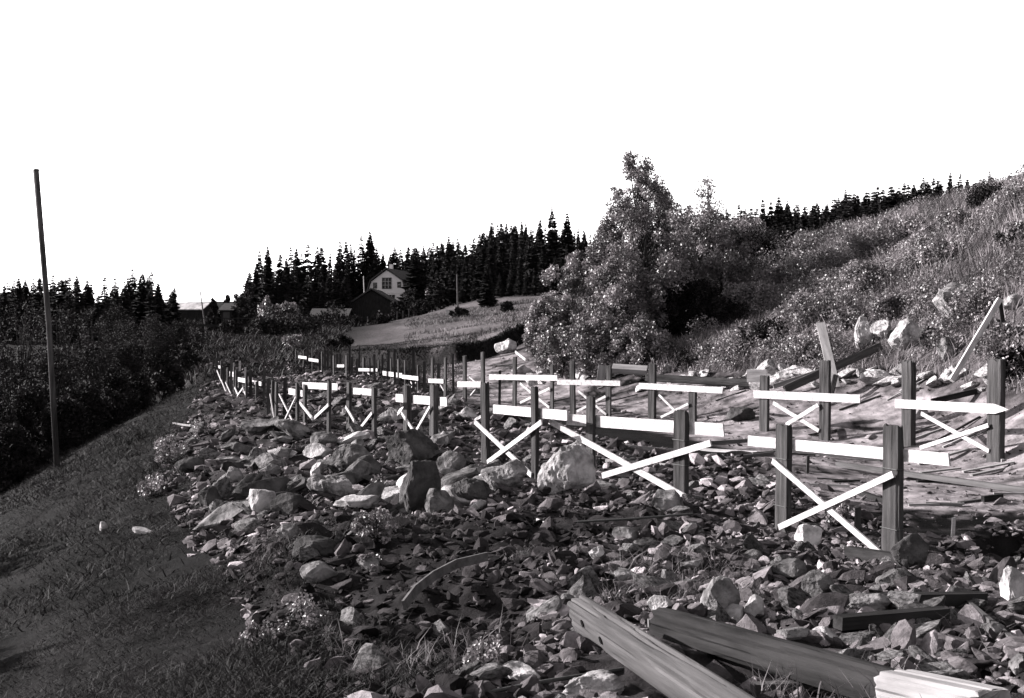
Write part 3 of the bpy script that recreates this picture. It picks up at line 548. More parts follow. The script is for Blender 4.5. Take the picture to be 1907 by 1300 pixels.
r_ = random.Random(3)
for i, px in enumerate([573, 588, 596, 606, 617, 628, 634, 650, 668, 690, 698, 712, 722, 736, 770, 790, 815, 845, 405, 418, 429, 449, 468, 490, 500, 530]):
    left_ = px < 535 and i > 17; bs = (np.interp(px, [400, 440, 500, 535], [712, 736, 768, 782]) if left_ else np.interp(px, [540, 600, 700, 850], [682, 692, 714, 742])) + r_.uniform(-5, 4); Y = bedY(bs); q = P(px, bs, Y); hh = r_.uniform(.85, 1.25) * (1.25 if not left_ else 1); wd_ = r_.uniform(.05, .12)
    MBo = MB().bar((0, 0, 0), (r_.uniform(-.05, .05), 0, hh + .2), wd_, wd_ * .7, up=(1, 0, 0), cut1=.2).build('stake', 'post_wood', None, (q[0], q[1], min(q[2], hz(q[0], Y)) - .2))
    tag(MBo, 'thin dark post ' + ('in the far front row, ' if left_ else 'in the far back row, ') + ('left of the ' if i % 2 else 'right of the ') + (('ninth' if px < 450 else 'eighth' if px < 500 else 'seventh') + ' front frame' if left_ else ('last' if px < 580 else 'far' if px < 610 else 'eleventh' if px < 660 else 'tenth' if px < 715 else 'ninth' if px < 760 else 'eighth' if px < 800 else 'seventh') + ' back frame'), 'stake', 'thin posts of the far rows')
for i in range(58):
    px = r_.uniform(900, 1900); py = r_.uniform(705 if i % 2 else 765 if px < 1400 else 800, 835 if px < 1400 else 950); b_ = hit(px, py); a_ = r_.uniform(-.5, .5); L_ = r_.uniform(.25, 1.1); dx, dy = math.cos(a_) * L_ / 2, math.sin(a_) * L_ / 2; mt = r_.choice(['grey_wood', 'pale_wood', 'dark_wood', 'pale_wood'])
    if poly_sd(np.array([b_[0]]), np.array([b_[1]]), SAND)[0] < 0: continue
    z1, z2 = hz(b_[0] - dx, b_[1] - dy), hz(b_[0] + dx, b_[1] + dy)
    o = MB().bar((-dx, -dy, z1 - b_[2] + .02), (dx, dy, z2 - b_[2] + .03), r_.uniform(.02, .09), r_.uniform(.015, .04), up=(dy, -dx, 0)).build('splinter', mt, None, tuple(b_))
    tag(o, ('long ' if L_ > .6 else 'short ') + {'grey_wood': 'grey', 'pale_wood': 'pale', 'dark_wood': 'dark'}[mt] + ' wood strip on the bed ' + ('between the second front and third back frames' if px < 1200 else 'between the second front and second back frames' if px < 1420 else 'behind the nearest frame' if px < 1660 else 'right of the nearest frame'), 'wood strip', 'loose strips of wood on the bed')

# ------------------------------------------------------------------ loose timber
def plank(name, lab, a, b, wd, th, m, up=(0, 0, 1), cat='plank', bev=0, lift=0, cuts=(0, 0)):
    pa_, pb_ = [Vector(p) if len(p) == 3 and isinstance(p[0], float) and abs(p[0]) < 60 and p[1] < 60 else Vector(P(*p)) if len(p) == 3 else Vector(hit(*p)) + Vector((0, 0, lift)) for p in (a, b)]
    mid = (pa_ + pb_) / 2
    o = (MB().rough(((pa_ - mid).length * -1, 0, 0), ((pb_ - mid).length, 0, 0), wd, th, seed=len(lab), nl=50, amp=.03) if cat == 'beam' else MB().bar(((pa_ - mid).length * -1, 0, 0), ((pb_ - mid).length, 0, 0), wd, th, up=(0, 0, 1), bev=bev, cut0=cuts[0], cut1=cuts[1])).build(name, m, None, mid)
    d = (pb_ - pa_).normalized(); u = Vector(up); u = (u - d * u.dot(d)).normalized(); v = u.cross(d)
    o.rotation_euler = Matrix((d, v, u)).transposed().to_euler(); return tag(o, lab, cat)
beam = plank('beam', 'heavy squared beam with two dark bolt holes rising out of the bottom edge', (1078, 1140, 6.3), (1430, 1372, 4.05), .185, .12, 'grey_wood', up=(-.32, .12, 1), cat='beam', bev=1, cuts=(.35, 0))
Lb = (Vector(P(1430, 1372, 4.05)) - Vector(P(1078, 1140, 6.3))).length
for t_, z_ in ((.26, .01), (.55, -.02)):
    h_ = MB().tube([(-Lb / 2 + t_, -.0665, z_), (-Lb / 2 + t_, -.061, z_)], .021, 14).build('bolt_hole', 'hole', beam)
def log(name, lab, pts, rad, m, cat, n=10):
    P_ = [Vector(P(*p)) for p in pts]; mid = P_[0]; o = MB().tube([p - mid for p in P_], rad, n).build(name, m, None, mid, sm=False); return tag(o, lab, cat)
plank('beam', 'long dark round-edged timber lying from the middle foreground down to the right corner block', (1232, 1158, 6.35), (1690, 1292, 4.65), .17, .15, 'dark_wood', up=(.1, .3, 1), cat='beam', bev=1, cuts=(.3, 0))
plank('beam', 'short squared beam end with a pale sawn face in the bottom right corner', (1665, 1283, 4.6), (1850, 1325, 4.1), .16, .2, 'pale_wood', up=(0, .1, 1), cat='beam', bev=1)
plank('board', 'dark upright board end propping the long round-edged timber', (1222, 1152, 6.9), (1226, 1250, 6.9), .11, .03, 'grey_wood', up=(1, .2, 0), cat='board')
log('iron_rod', 'long thin dark iron rod lying across the stones at the bottom middle', [(830, 1305, 5.2), (1010, 1270, 5.5), (1180, 1243, 5.8)], .011, 'iron', 'rod')
log('iron_rod', 'thin rusty rod lying in the rubble below the big pale boulder', [(1075, 972, 12.2), (1180, 966, 12.2), (1290, 957, 12.4)], .013, 'iron', 'rod')
r_ = random.Random(9)
for i in range(72):
    px_ = 985 + (i % 36) * 25.5 + r_.uniform(-9, 9); b_ = hit(px_, 705 + (8 if i > 36 else 0) + r_.uniform(-16, 16) + max(0, px_ - 1600) * .03); s_2 = r_.uniform(.12, .34); o = link('stone', random.choice(TPL_P)); o.location = (b_[0], b_[1], b_[2] + s_2 * .15)
    o.scale = (s_2 * 1.3, s_2 * .8, s_2 * r_.uniform(.3, .7)); o.rotation_euler = (r_.uniform(-.4, .4), r_.uniform(-.6, .6), r_.uniform(0, 6))
    tag(o, ('small' if s_2 < .2 else 'large') + ' pale broken stone along the foot of the bank, ' + ('under the big bush' if px_ < 1200 else 'behind the third back frame' if px_ < 1400 else 'behind the leaning plank' if px_ < 1620 else 'behind the last back posts'), 'stone', 'pale stones along the bank foot')
# the curved slab of bark
cm = MB(); cp_ = [Vector(P(*p)) for p in ((752, 1128, 8.0), (775, 1098, 8.3), (808, 1072, 8.6), (850, 1050, 8.9), (905, 1037, 9.2))]
for a_, b_ in zip(cp_[:-1], cp_[1:]): cm.bar(a_ - cp_[0], b_ - cp_[0] + (b_ - a_) * .04, .075, .02, up=(-.3, -.3, 1))
tag(cm.build('curved_board', 'grey_wood', None, cp_[0]), 'curved weathered board arching out of the dark rubble left of centre', 'board')
PL = [
 ('white plank lying flat behind the cross of the second frame', (1108, 860), (1275, 874), .09, .025, 'whitewash'),
 ('thin grey plank lying right of the second frame', (1280, 868), (1440, 848), .08, .03, 'grey_wood'),
 ('grey plank pointing up to the nearest long board', (1322, 828), (1402, 822), .08, .03, 'grey_wood'),
 ('white lath lying in the bed left of the nearest frame', (1300, 838), (1410, 845), .06, .02, 'whitewash'),
 ('narrow grey plank lying in the trench behind the second frame', (1130, 832), (1260, 842), .07, .03, 'pale_wood'),
 ('long half-buried timber edging the sandy bed, running to the right edge', (1560, 872), (1930, 925), .08, .10, 'grey_wood'),
 ('long dark board edging the bed behind the nearest long white board', (1440, 838), (1640, 860), .08, .06, 'grey_wood'),
 ('dark half-buried log in the right foreground hollow', (1540, 1138), (1830, 1128), .09, .09, 'dark_wood'),
 ('dark timber lying in shade behind the long round-edged timber', (1560, 1178), (1760, 1160), .08, .08, 'dark_wood'),
 ('grey board slanting down at the right edge among the stones', (1780, 1112), (1885, 1205), .07, .03, 'grey_wood'),
 ('pale splinter of wood in the hollow at the lower right', (1648, 1232), (1690, 1222), .04, .02, 'pale_wood'),
 ('dark log below the foot of the nearest tall post', (1580, 1040), (1700, 1062), .12, .10, 'dark_wood'),
 ('dark board lying under the nearest cross', (1590, 918), (1650, 940), .08, .05, 'dark_wood'),
 ('white sliver of wood lying in the rubble below the big pale boulder', (1000, 972), (1032, 986), .05, .02, 'whitewash'),
 ('board edge along the lower border, under the dark hollow', (1400, 1296), (1560, 1288), .05, .05, 'grey_wood'),
 ('short pale board among far rubble near the far left cluster', (466, 682), (490, 676), .12, .03, 'pale_wood'),
 ('small grey board lying in the sand left of the right edge', (1830, 936), (1866, 932), .10, .05, 'dark_wood'),
 ('thin grey stick on the grass left of the heap', (322, 885), (350, 860), .03, .02, 'grey_wood'),
 ('pale stick lying at the top left rim of the heap', (322, 790), (365, 797), .05, .03, 'pale_wood'),
]
for lab, a, b, wd, th, m in PL: plank('plank', lab, a, b, wd, th, m, lift=th * .6)
# timber on the bank and hillside
hp = hit(1555, 728)
plank('plank', 'pale weathered plank leaning against the hillside behind the second back frame', (1528, 602, 28.2), (1556, 722, 26.0), .22, .05, 'pale_wood', up=(1, 0, .2))
plank('beam', 'dark plank slanting up to the right behind the leaning pale plank', (1462, 725, 26.2), (1640, 645, 27.6), .2, .06, 'grey_wood', up=(-.4, 0, 1), cat='beam')
plank('beam', 'dark short timber propping the pale plank from below', (1556, 700, 26.2), (1546, 742, 25.4), .12, .08, 'dark_wood', up=(1, 0, 0), cat='beam')
plank('pole', 'long pale pole leaning up to the right on the hillside at the right edge', (1772, 709, 22.6), (1862, 557, 23.4), .11, .08, 'whitewash', up=(-1, 0, .5), cat='pole')
plank('board', 'dark short board hanging down from the top of the leaning pole', (1862, 560, 23.5), (1871, 622, 23.4), .09, .03, 'dark_wood', up=(1, 0, 0), cat='board')
plank('board', 'dark edging board along the bank between the right pair of back posts', (1735, 748, 22.6), (1838, 724, 23.0), .12, .05, 'dark_wood')
plank('beam', 'dark beam lying on the bank behind the last post at the right edge', (1870, 700, 22.6), (1940, 712, 22.0), .25, .15, 'dark_wood', cat='beam')
plank('beam', 'long dark beam lying along the hill foot behind the third back frame', (1205, 703, 32.2), (1400, 714, 29.0), .22, .18, 'dark_wood', cat='beam')
plank('board', 'white square board end standing up behind the second back frame', (1391, 700, 28.5), (1428, 700, 28.3), .34, .05, 'whitewash', cat='board')
plank('plank', 'pale fallen plank beside the white square board end', (1440, 720, 27.4), (1525, 692, 27.4), .12, .04, 'pale_wood')
plank('board', 'wide pale sheet of boards resting on the bank under the big bush', (1140, 686, 34.2), (1205, 690, 34.0), .16, .5, 'pale_wood', up=(0, -.3, 1), cat='board')
plank('board', 'broken pale board standing behind the fourth back frame', (1122, 680, 34.3), (1118, 712, 34.2), .25, .05, 'pale_wood', up=(1, 0, 0), cat='board')
plank('stake', 'white stake fallen aslant at the left foot of the big bush', (960, 655, 42), (979, 670, 41), .09, .04, 'whitewash', cat='stake')
plank('board', 'pale broken board at the foot of the last right back post', (1842, 850, 19.6), (1868, 866, 18.9), .2, .05, 'pale_wood', up=(0, .2, 1), cat='board')

# ------------------------------------------------------------------ leafy growth
def quads(C, U, Vv, tone):
    n = len(C); V = np.stack([C - U, C - Vv * .9, C + U, C + Vv], 1).reshape(-1, 3)
    return V, np.arange(n * 4).reshape(n, 4), np.repeat(tone, 4)
def rvec(r, n): v = r.normal(size=(n, 3)); return v / np.linalg.norm(v, axis=1)[:, None]
def crown(seed, Hh, Rr, prof, nleaf, ls, nclump, t0=.12, tonev=(.7, 1.4), cl=.3, up=0):
    r = np.random.default_rng(seed); cs = []; cr = []
    for k in range(nclump):
        t = t0 + (1 - t0) * (k + r.uniform(0, 1)) / nclump; a = r.uniform(0, 6.28); rad = Rr * prof(t) * math.sqrt(r.uniform(.05, 1)) * .85
        cs.append((math.cos(a) * rad, math.sin(a) * rad, t * Hh)); cr.append(Rr * cl * r.uniform(.55, 1.2) * (.35 + .65 * min(1, prof(t) * 1.3)))
    cs = np.array(cs); cr = np.array(cr); p = cr ** 2; p /= p.sum()
    k = r.choice(nclump, nleaf, p=p); rad = r.uniform(0, 1, nleaf) ** .45
    C = cs[k] + rvec(r, nleaf) * (rad * cr[k])[:, None] * [1, 1, 1.15]
    U = rvec(r, nleaf); U[:, 2] += up * .5; Vv = np.cross(U, rvec(r, nleaf)); Vv /= np.linalg.norm(Vv, axis=1)[:, None] + 1e-6
    s = ls * r.uniform(.5, 1.3, nleaf)[:, None] * .5
    ct = r.uniform(tonev[0], tonev[1], nclump)
    return quads(C, U * s, Vv * s * .65, ct[k] * r.uniform(.8, 1.25, nleaf)), cs
def limbs(seed, cs, Hh, r0_, nb=40, lean=0):
    r = random.Random(seed); m = MB(); top = Vector((0, 0, Hh * .93)); k = [Vector((0, 0, -.3))] + [Vector((r.uniform(-.04, .04) * Hh, r.uniform(-.04, .04) * Hh, Hh * t)) for t in (.2, .4, .6, .78)] + [top]
    m.tube(k, [r0_ * (1 - .16 * i) for i in range(6)], 6)
    for c in (cs if len(cs) < nb else cs[::max(1, len(cs) // nb)]):
        c = Vector(c); st = Vector((0, 0, max(.05, c.z * .62))); m.tube([st, st.lerp(c, .5) + Vector((0, 0, .05 * Hh)) * .3, c], [r0_ * .35, r0_ * .2, r0_ * .08], 4)
    return m
def conic(t): return max(.02, (1.05 - t) ** .75) * min(1, (t + .15) / .3)
def dome(t): return math.sqrt(max(0.02, 1 - (max(0, t - .35) / .67) ** 2)) * min(1, .6 + t)
def airy(t): return .22 + .78 * (1 - smooth(.5, .98, t)) if t > .5 else min(1, .55 + t * 1.6)
def leafy(name, lab, cat, x_, y_, Hh, Rr, prof, nleaf, ls, nclump, m, seed, group=None, trunk=True, z=None, **kw):
    root = thing(name, lab, cat, (x_, y_, (hz(x_, y_) if z is None else z) - .05), 0, group)
    (V, Fc, T), cs = crown(seed, Hh, Rr, prof, nleaf, ls, nclump, **kw)
    link('crown' if trunk else 'foliage', mesh('crown', V, Fc, m, tone=T), root)
    limbs(seed, cs, Hh, .012 * Hh + .01).build('trunk' if trunk else 'stems', 'bark', root, sm=True); return root
def at_pix(px, top, Y):                              # ground position and height of a plant whose tip is seen at (px, top)
    x_ = (px - CX) / F * Y; z = hz(x_, Y); return x_, Y, CH - (top - HY) / F * Y - z
BT = [ (1345, 470, 41, 66, dome, 5000, 'rounded grey alder filling the right flank of the big bush'), (1400, 530, 38.5, 60, dome, 4500, 'low grey alder at the right foot of the big bush'), (1450, 500, 41, 56, dome, 4000, 'grey willow between the low alder and the hill shoulder'), (1302, 385, 44, 62, dome, 5000, 'alder under the slender sparse birch'), (1158, 350, 40.5, 70, airy, 7000, 'pale leafy birch close left of the topmost birch'), (1236, 352, 41, 62, airy, 6000, 'pale leafy birch close right of the topmost birch'), (1385, 405, 46, 62, dome, 5000, 'alder at the right shoulder of the big bush'), (1160, 480, 37.5, 85, dome, 7000, 'wide pale alder in front of the tallest birch'), # px, top, Y, radius px, profile, leaves, label
 (1190, 292, 39, 105, airy, 15000, 'tall pale birch with feathery double top, highest of the big bush'), (1222, 330, 40, 80, airy, 7000, 'leafy birch just behind the feathery topmost one'),
 (1132, 408, 39.5, 78, conic, 9000, 'broad alder left of the tallest birch'), (1068, 468, 40, 66, dome, 8000, 'dense alder on the left flank of the big bush'),
 (1024, 545, 41, 46, dome, 5000, 'low leafy alder at the far left of the big bush'), (1262, 410, 42, 60, conic, 6000, 'alder right behind the tallest birch'),
 (1318, 332, 45, 74, conic, 2600, 'slender birch with a sparse thin tip, right of the tallest one'), (1360, 430, 45, 70, dome, 6000, 'dense alder right of the slender birch'),
 (1290, 520, 38.5, 62, dome, 5500, 'dark shaded alder in the hollow of the big bush'), (1120, 590, 36.5, 62, dome, 5500, 'low bushy alder at the foot of the big bush, middle'),
 (1050, 610, 38, 56, dome, 4500, 'low alder at the foot of the big bush, left'), (1200, 600, 35.5, 56, dome, 4500, 'low alder at the foot of the big bush, under the tallest birch'),
 (1440, 455, 45, 56, dome, 4200, 'pale alder on the slope right of the dark dense one')]
for i, (px, top, Y, rp, pf, nl, lab) in enumerate(BT):
    x_, y_, Hh = at_pix(px, top, Y)
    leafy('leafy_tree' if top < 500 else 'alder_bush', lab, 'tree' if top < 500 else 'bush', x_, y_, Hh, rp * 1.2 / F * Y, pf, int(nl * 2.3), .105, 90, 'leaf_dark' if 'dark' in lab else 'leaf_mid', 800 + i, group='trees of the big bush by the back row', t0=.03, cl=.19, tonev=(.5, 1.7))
HB = [(1400, 425, 45, 60, 'tall dark alder bush at the right end of the big bush'), (1465, 475, 41, 58, 'grey willow bush on the slope, below the grey-green bush'), (1530, 470, 38.5, 54, 'broad grey bush in the middle of the hill shoulder'), (1640, 450, 37, 46, 'leafy bush just below the bright willow'), (1560, 520, 35, 42, 'matted grey bush above the small sallow'), (1350, 560, 38, 50, 'dark bush in the shade right of the big bush'), 
      (1640, 405, 37, 62, 'bright-leaved willow bush on the hillside, left of its crest'), (1600, 490, 33.5, 44, 'shiny-leaved bush in the middle of the hillside, below the bright willow'), (1500, 545, 33, 46, 'small sallow bush low on the hillside above the white stone'),
      (1420, 600, 33, 44, 'dark bush at the left foot of the hillside'), (1500, 440, 43, 52, 'grey-green bush on the left shoulder of the hill'), (1560, 425, 44, 46, 'leafy bush on the hill crest below the spruces'),
      (1430, 520, 40, 52, 'willow bush between the big bush and the hillside'), (1840, 352, 33.5, 44, 'dark bush on the hill crest near the right edge'), (1790, 400, 33, 34, 'pale small bush high on the hillside at the right'),
      (1850, 590, 24.3, 36, 'leafy bush behind the leaning pole'), (1760, 480, 31.5, 34, 'thin twiggy bush right of the bright willow'), (1340, 640, 33.5, 46, 'low bush at the hill foot right of the big bush'),
      (1660, 560, 30.6, 36, 'low clump of leaves above the pale broken rocks'), (1890, 650, 22.6, 36, 'dark low bush behind the last right post'), (1575, 590, 31.5, 30, 'low weedy bush just right of the leaning plank'), (1700, 430, 36.5, 38, 'grey shrub on the crest right of the bright willow'),
      (1500, 640, 30.5, 36, 'low bush left of the leaning plank'), (1290, 660, 34, 36, 'low weedy bush below the dark hollow'), (1890, 420, 28, 30, 'small pale shrub at the right edge of the hill')]
for i, (px, top, Y, rp, lab) in enumerate(HB):
    x_, y_, Hh = at_pix(px, top, Y); Hh = max(Hh, .5)
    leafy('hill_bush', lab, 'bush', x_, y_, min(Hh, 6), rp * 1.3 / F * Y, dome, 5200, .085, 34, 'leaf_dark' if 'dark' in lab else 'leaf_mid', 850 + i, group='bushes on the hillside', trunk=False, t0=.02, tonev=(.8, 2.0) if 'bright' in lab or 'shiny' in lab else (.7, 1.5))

# grasses (uncountable)
def blades(name, lab, X, Y, hgt, wid, m, seed, lean=.35, leandir=None, tone=(.6, 1.5)):
    r = np.random.default_rng(seed); n = len(X); Z = H(X, Y) - .02; a = r.uniform(0, 6.28, n); h = hgt * r.uniform(.3, 1.5, n) * np.clip(1 + 1.3 * fbm(X, Y, 1.9, 3, seed + 5), .3, 2)
    U = np.stack([np.cos(a), np.sin(a), np.zeros(n)], 1) * (wid * r.uniform(.6, 1.4, n))[:, None]; b = r.uniform(0, 6.28, n)
    D = np.stack([np.cos(b) * lean, np.sin(b) * lean, np.ones(n)], 1); 
    if leandir is not None: D[:, :2] += leandir
    B = np.stack([X, Y, Z], 1); T1 = B + D * (h * .55)[:, None]; D2 = D.copy(); D2[:, :2] *= 2.6; T2 = T1 + D2 * (h * .4)[:, None]
    V = np.stack([B - U, B + U, T1 + U * .7, T2, T1 - U * .7], 1).reshape(-1, 3); i = np.arange(n) * 5
    Fc = np.concatenate([np.stack([i, i + 1, i + 2, i + 4], 1)]); F3 = np.stack([i + 4, i + 2, i + 3, i + 3], 1)
    patch = np.clip(1 + 1.5 * fbm(X, Y, 1.2, 3, seed), .25, 2.2); T = np.repeat(r.uniform(tone[0], tone[1], n) * patch, 5)
    me = mesh(name, V, [tuple(f) for f in Fc] + [tuple(f[:3]) for f in F3], m, tone=T); return tag(link(name, me), lab, 'grass', kind='stuff')
def region(n, x0, x1, y0, y1, f):
    X = rng.uniform(x0, x1, n); Y = rng.uniform(y0, y1, n); k = f(X, Y); return X[k], Y[k]
hillf = lambda X, Y: (poly_sd(X, Y, SAND) < -.1) & (Y > 19) & (X > 6.0 - (Y - 24) * .42) & (np.abs(X / Y) < .53) & ((poly_sd(X, Y, CUT) < 0) | (rng.random(len(X)) < .35))
X, Y = region(120000, 2, 24, 19, 46, hillf)
blades('hill_grass', 'tall pale weeds and grass covering the hillside on the right', X, Y, .42, .012, 'grass_hill', 31, leandir=np.array([.15, -.05]))
leftf = lambda X, Y: (poly_sd(X, Y, RUB) < .5) & (X < 1.0) & (np.abs(X / Y) < .52) & (X > -15)
X, Y = region(650000, -15, 1, 3.5, 26, lambda X, Y: leftf(X, Y) & (rng.random(len(X)) < (7 / np.hypot(X, Y)) ** 1.3)); X2, Y2 = region(0, -17, 0, 14, 60, leftf)
blades('slope_grass', 'short grass darkened for shade on the embankment slope in the left foreground', np.append(X, X2), np.append(Y, Y2), .06, .0045, 'grass_dark', 32, lean=.8, tone=(1.2, 3.2))
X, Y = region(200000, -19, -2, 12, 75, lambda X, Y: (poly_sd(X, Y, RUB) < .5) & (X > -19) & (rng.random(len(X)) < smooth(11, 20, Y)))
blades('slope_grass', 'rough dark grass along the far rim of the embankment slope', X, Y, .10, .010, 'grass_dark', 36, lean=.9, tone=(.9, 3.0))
X, Y = region(90000, -60, 0, 62, 165, lambda X, Y: (X > -60 + 22 * rng.random(len(X)) ** 2) & (X < -11 - (Y - 60) * .12 + 4 * fbm(X, Y, 5, 2, 95)) & (np.abs(X / Y) < .42) & (fbm(X, Y, 7, 3, 91) > -.35))
blades('rough_grass', 'dark scrub and tall grass on the rough ground before the sheds', X, Y, .4, .05, 'grass_dark', 37, lean=.5, tone=(.6, 4.5))
X, Y = region(420000, 2, 24, 19, 47, lambda X, Y: hillf(X, Y) & (fbm(X, Y, 2.4, 3, 92) > -.12) & ((poly_sd(X, Y, CUT) < 0) | (rng.random(len(X)) < .25)))
r_n = np.random.default_rng(93); n_ = len(X); hb_ = .75 * np.clip(.4 + 1.6 * fbm(X, Y, 2.4, 3, 92), .1, 1.4); C_ = np.stack([X, Y, H(X, Y) + hb_ * r_n.uniform(.05, 1, n_)], 1); U_ = rvec(r_n, n_); V_ = np.cross(U_, rvec(r_n, n_)); V_ /= np.linalg.norm(V_, axis=1)[:, None] + 1e-6; s_n = (r_n.uniform(.02, .055, n_) * .8)[:, None]
Vq, Fq_, Tq = quads(C_, U_ * s_n, V_ * s_n * .6, r_n.uniform(.5, 1.5, n_) * np.clip(1 + 1.2 * fbm(X, Y, 1.1, 3, 94), .4, 2)); tag(link('undergrowth', mesh('undergrowth', Vq, Fq_, 'leaf_mid', tone=Tq)), 'leafy undergrowth matted over the sunlit hillside', 'undergrowth', kind='stuff')
X, Y = region(26000, 0, 20, 3, 20, lambda X, Y: (poly_sd(X, Y, RUB) > 0) & (fbm(X, Y, 1.6, 3, 77) > .28))
X3, Y3 = region(30000, -6, 2, 4, 16, lambda X, Y: (poly_sd(X, Y, RUB) > 0) & (fbm(X, Y, 1.6, 3, 77) > .2))
blades('weeds', 'sparse dry weeds growing between the stones', np.append(X, X3), np.append(Y, Y3), .11, .004, 'grass_hill', 33, lean=.6, tone=(.3, .9))
X, Y = region(60000, -22, 12, 55, 125, lambda X, Y: (X > -6 - (Y - 60) * .10) & (np.abs(X / Y) < .3) & (fbm(X, Y, 6, 3, 26) > -.15))
blades('field_grass', 'dry grass of the sloping field below the white house', X, Y, .22, .03, 'grass_hill', 34, tone=(.35, .8))
sp = [];
dd = rng.uniform(0, 1, 9000); seg = np.array(SOD); ti = dd * (len(seg) - 1.001); k = ti.astype(int); fr = (ti - k)[:, None]; ps = seg[k] * (1 - fr) + seg[k + 1] * fr + rng.normal(size=(9000, 2)) * .3
blades('edge_grass', 'dark turf hanging over the broken edge of the field', ps[:, 0], ps[:, 1] + .2, .12, .02, 'grass_dark', 35)
# low plants on the slope
for i, (px, py, rp, nl, lab) in enumerate([(315, 840, 38, 1500, 'small leafy shrub with light flecks at the left rim of the heap'), (290, 905, 34, 1200, 'low leafy shrub on the grass left of the heap, below the flecked one'), (700, 980, 46, 1600, 'leafy weed patch with bright flecks between the boulders'),
                       (705, 900, 26, 700, 'narrow weed growing up between dark boulders'), (560, 1150, 60, 900, 'dark low weed clump at the bottom left of centre'), (480, 1180, 40, 700, 'sparse dark weed on the near slope'), (900, 1225, 60, 900, 'low weed patch above the iron rod'),
                       (1560, 960, 34, 500, 'dry wispy weed under the nearest cross'), (380, 800, 30, 600, 'low weed at the top left rim of the rubble'), (690, 1050, 30, 500, 'dry curled plant below the weed patch')]):
    b = hit(px, py + rp * .5); rw = rp / F * b[1]
    leafy('weed', lab, 'weed', b[0], b[1], rw * 1.3, rw, dome, nl, .045 if b[1] > 10 else .03, 16, 'leaf_mid', 900 + i, trunk=False, t0=.02, tonev=(.5, 2.2))

# ------------------------------------------------------------------ conifers
def spruce_mesh(seed, slim=.16, levels=44, nb=9):
    r = random.Random(seed); V = []; Fc = []; T = []
    def q(a, b, c, d, t): 
        n = len(V); V.extend([a, b, c, d]); Fc.append((n, n + 1, n + 2, n + 3)); T.extend([t] * 4)
    for l in range(levels):
        t = .07 + .93 * (max(.01, l + r.uniform(-.8, .8)) / levels) ** .9 if l else .08; rad = slim * (1.02 - t) ** .8 * (1 if t > .16 else .75) * r.uniform(.72, 1.15) + .006
        if isinstance(t, complex) or t > 1 or t < .05: continue
        for k in range(nb if t < .85 else 8):
            a = r.uniform(0, 6.28); L = rad * r.uniform(.55, 1.2); dz = -L * r.uniform(.15, .6); ca, sa = math.cos(a), math.sin(a)
            wv = L * r.uniform(.2, .38) + .005; tt = r.uniform(.6, 1.5)
            for s in (0, 1):                             # lateral spray and hanging curtain
                m_ = (ca * L * .5, sa * L * .5, t + dz * .35); e = (ca * L, sa * L, t + dz + L * .12); b = (0, 0, t)
                if s == 0: q(b, (m_[0] - sa * wv, m_[1] + ca * wv, m_[2] - .006), e, (m_[0] + sa * wv, m_[1] - ca * wv, m_[2] - .006), tt)
                else: q(b, (m_[0], m_[1], m_[2] + .008), e, (m_[0] * 1.1, m_[1] * 1.1, m_[2] - L * r.uniform(.25, .5)), tt)
    nf = len(Fc); m = MB(); m.tube([(0, 0, -.03), (0, 0, .5), (0, 0, 1.0)], [.013, .008, .002], 5); n = len(V)
    V += m.V; 
    crown_me = mesh('spruce', V, Fc + [tuple(i + n for i in f) for f in m.F], ['needle', 'bark'], tone=np.array(T + [1.] * len(m.V)), mi=[0] * nf + [1] * len(m.F))
    return crown_me
SPR = [spruce_mesh(s, sl, int(lv * 1.35), nb_) for s, sl, lv, nb_ in ((1, .15, 44, 9), (2, .19, 38, 10), (3, .13, 34, 7), (4, .22, 50, 10), (5, .17, 40, 8), (6, .12, 46, 8), (7, .2, 30, 7), (8, .16, 60, 10), (9, .24, 44, 9))]
def spruce(px, top, Y, lab, grp, v=None, wide=1.0):
    if 'close behind' in lab: lab += ', ' + ('left of its gable' if px < 683 else 'above its gable' if px < 725 else 'right of its gable') + (', tall one' if top < 462 else ', lower one')
    if 'forest above' in lab or 'rising behind' in lab or 'group standing' in lab or 'low left skyline' in lab:
        row = 'front row' if Y < (152 if 'forest' in lab else 134 if 'rising' in lab else 175) else 'skyline row' if Y > (177 if 'forest' in lab else 150) else 'middle row'
        spot = [(60, 'left of the utility pole'), (130, 'near the utility pole'), (240, 'left of the long shed'), (420, 'over the long shed'), (530, 'above the grey birch'), (690, 'left of the barn'), (800, 'right of the house'), (870, 'behind the field pole'), (960, 'behind the single spruce'), (1060, 'by the tallest spruce'), (1200, 'left of the birch'), (1400, 'right of the big bush'), (1550, 'above the grey-green bush'), (1690, 'above the bright willow'), (1830, 'by the two slim spruces'), (9999, 'at the right edge')]
        lab = lab + ', ' + row + ', ' + [b for a, b in spot if px < a][0]
    x_ = (px - CX) / F * Y; z = hz(x_, Y); Hh = CH - (top - HY) / F * Y - z
    if px > 1550 and 'rising behind' in lab: Hh += 1.3; wide *= 1.15
    if Hh < 1.5: return
    o = link('spruce_tree', SPR[v if v is not None else random.randrange(9)], None, (x_, Y, z)); o.scale = (Hh * wide * random.uniform(.85, 1.25), Hh * wide, Hh); o.rotation_euler = (random.uniform(-.03, .03), random.uniform(-.03, .03), random.uniform(0, 6.28))
    return tag(o, lab, 'spruce', grp)
def top_curve(pts):
    a = np.array(pts, float); return lambda p: float(np.interp(p, a[:, 0], a[:, 1]))
g1 = 'spruces left of the white house'; l1 = 'dark spruce of the group standing left of the house'
for px, top in ((484, 466), (500, 458), (522, 468), (545, 456), (553, 462), (571, 452), (588, 458), (601, 455), (612, 470), (476, 490), (465, 505), (533, 480), (560, 470)): spruce(px, top, random.uniform(175, 190), l1, g1, wide=1.1)
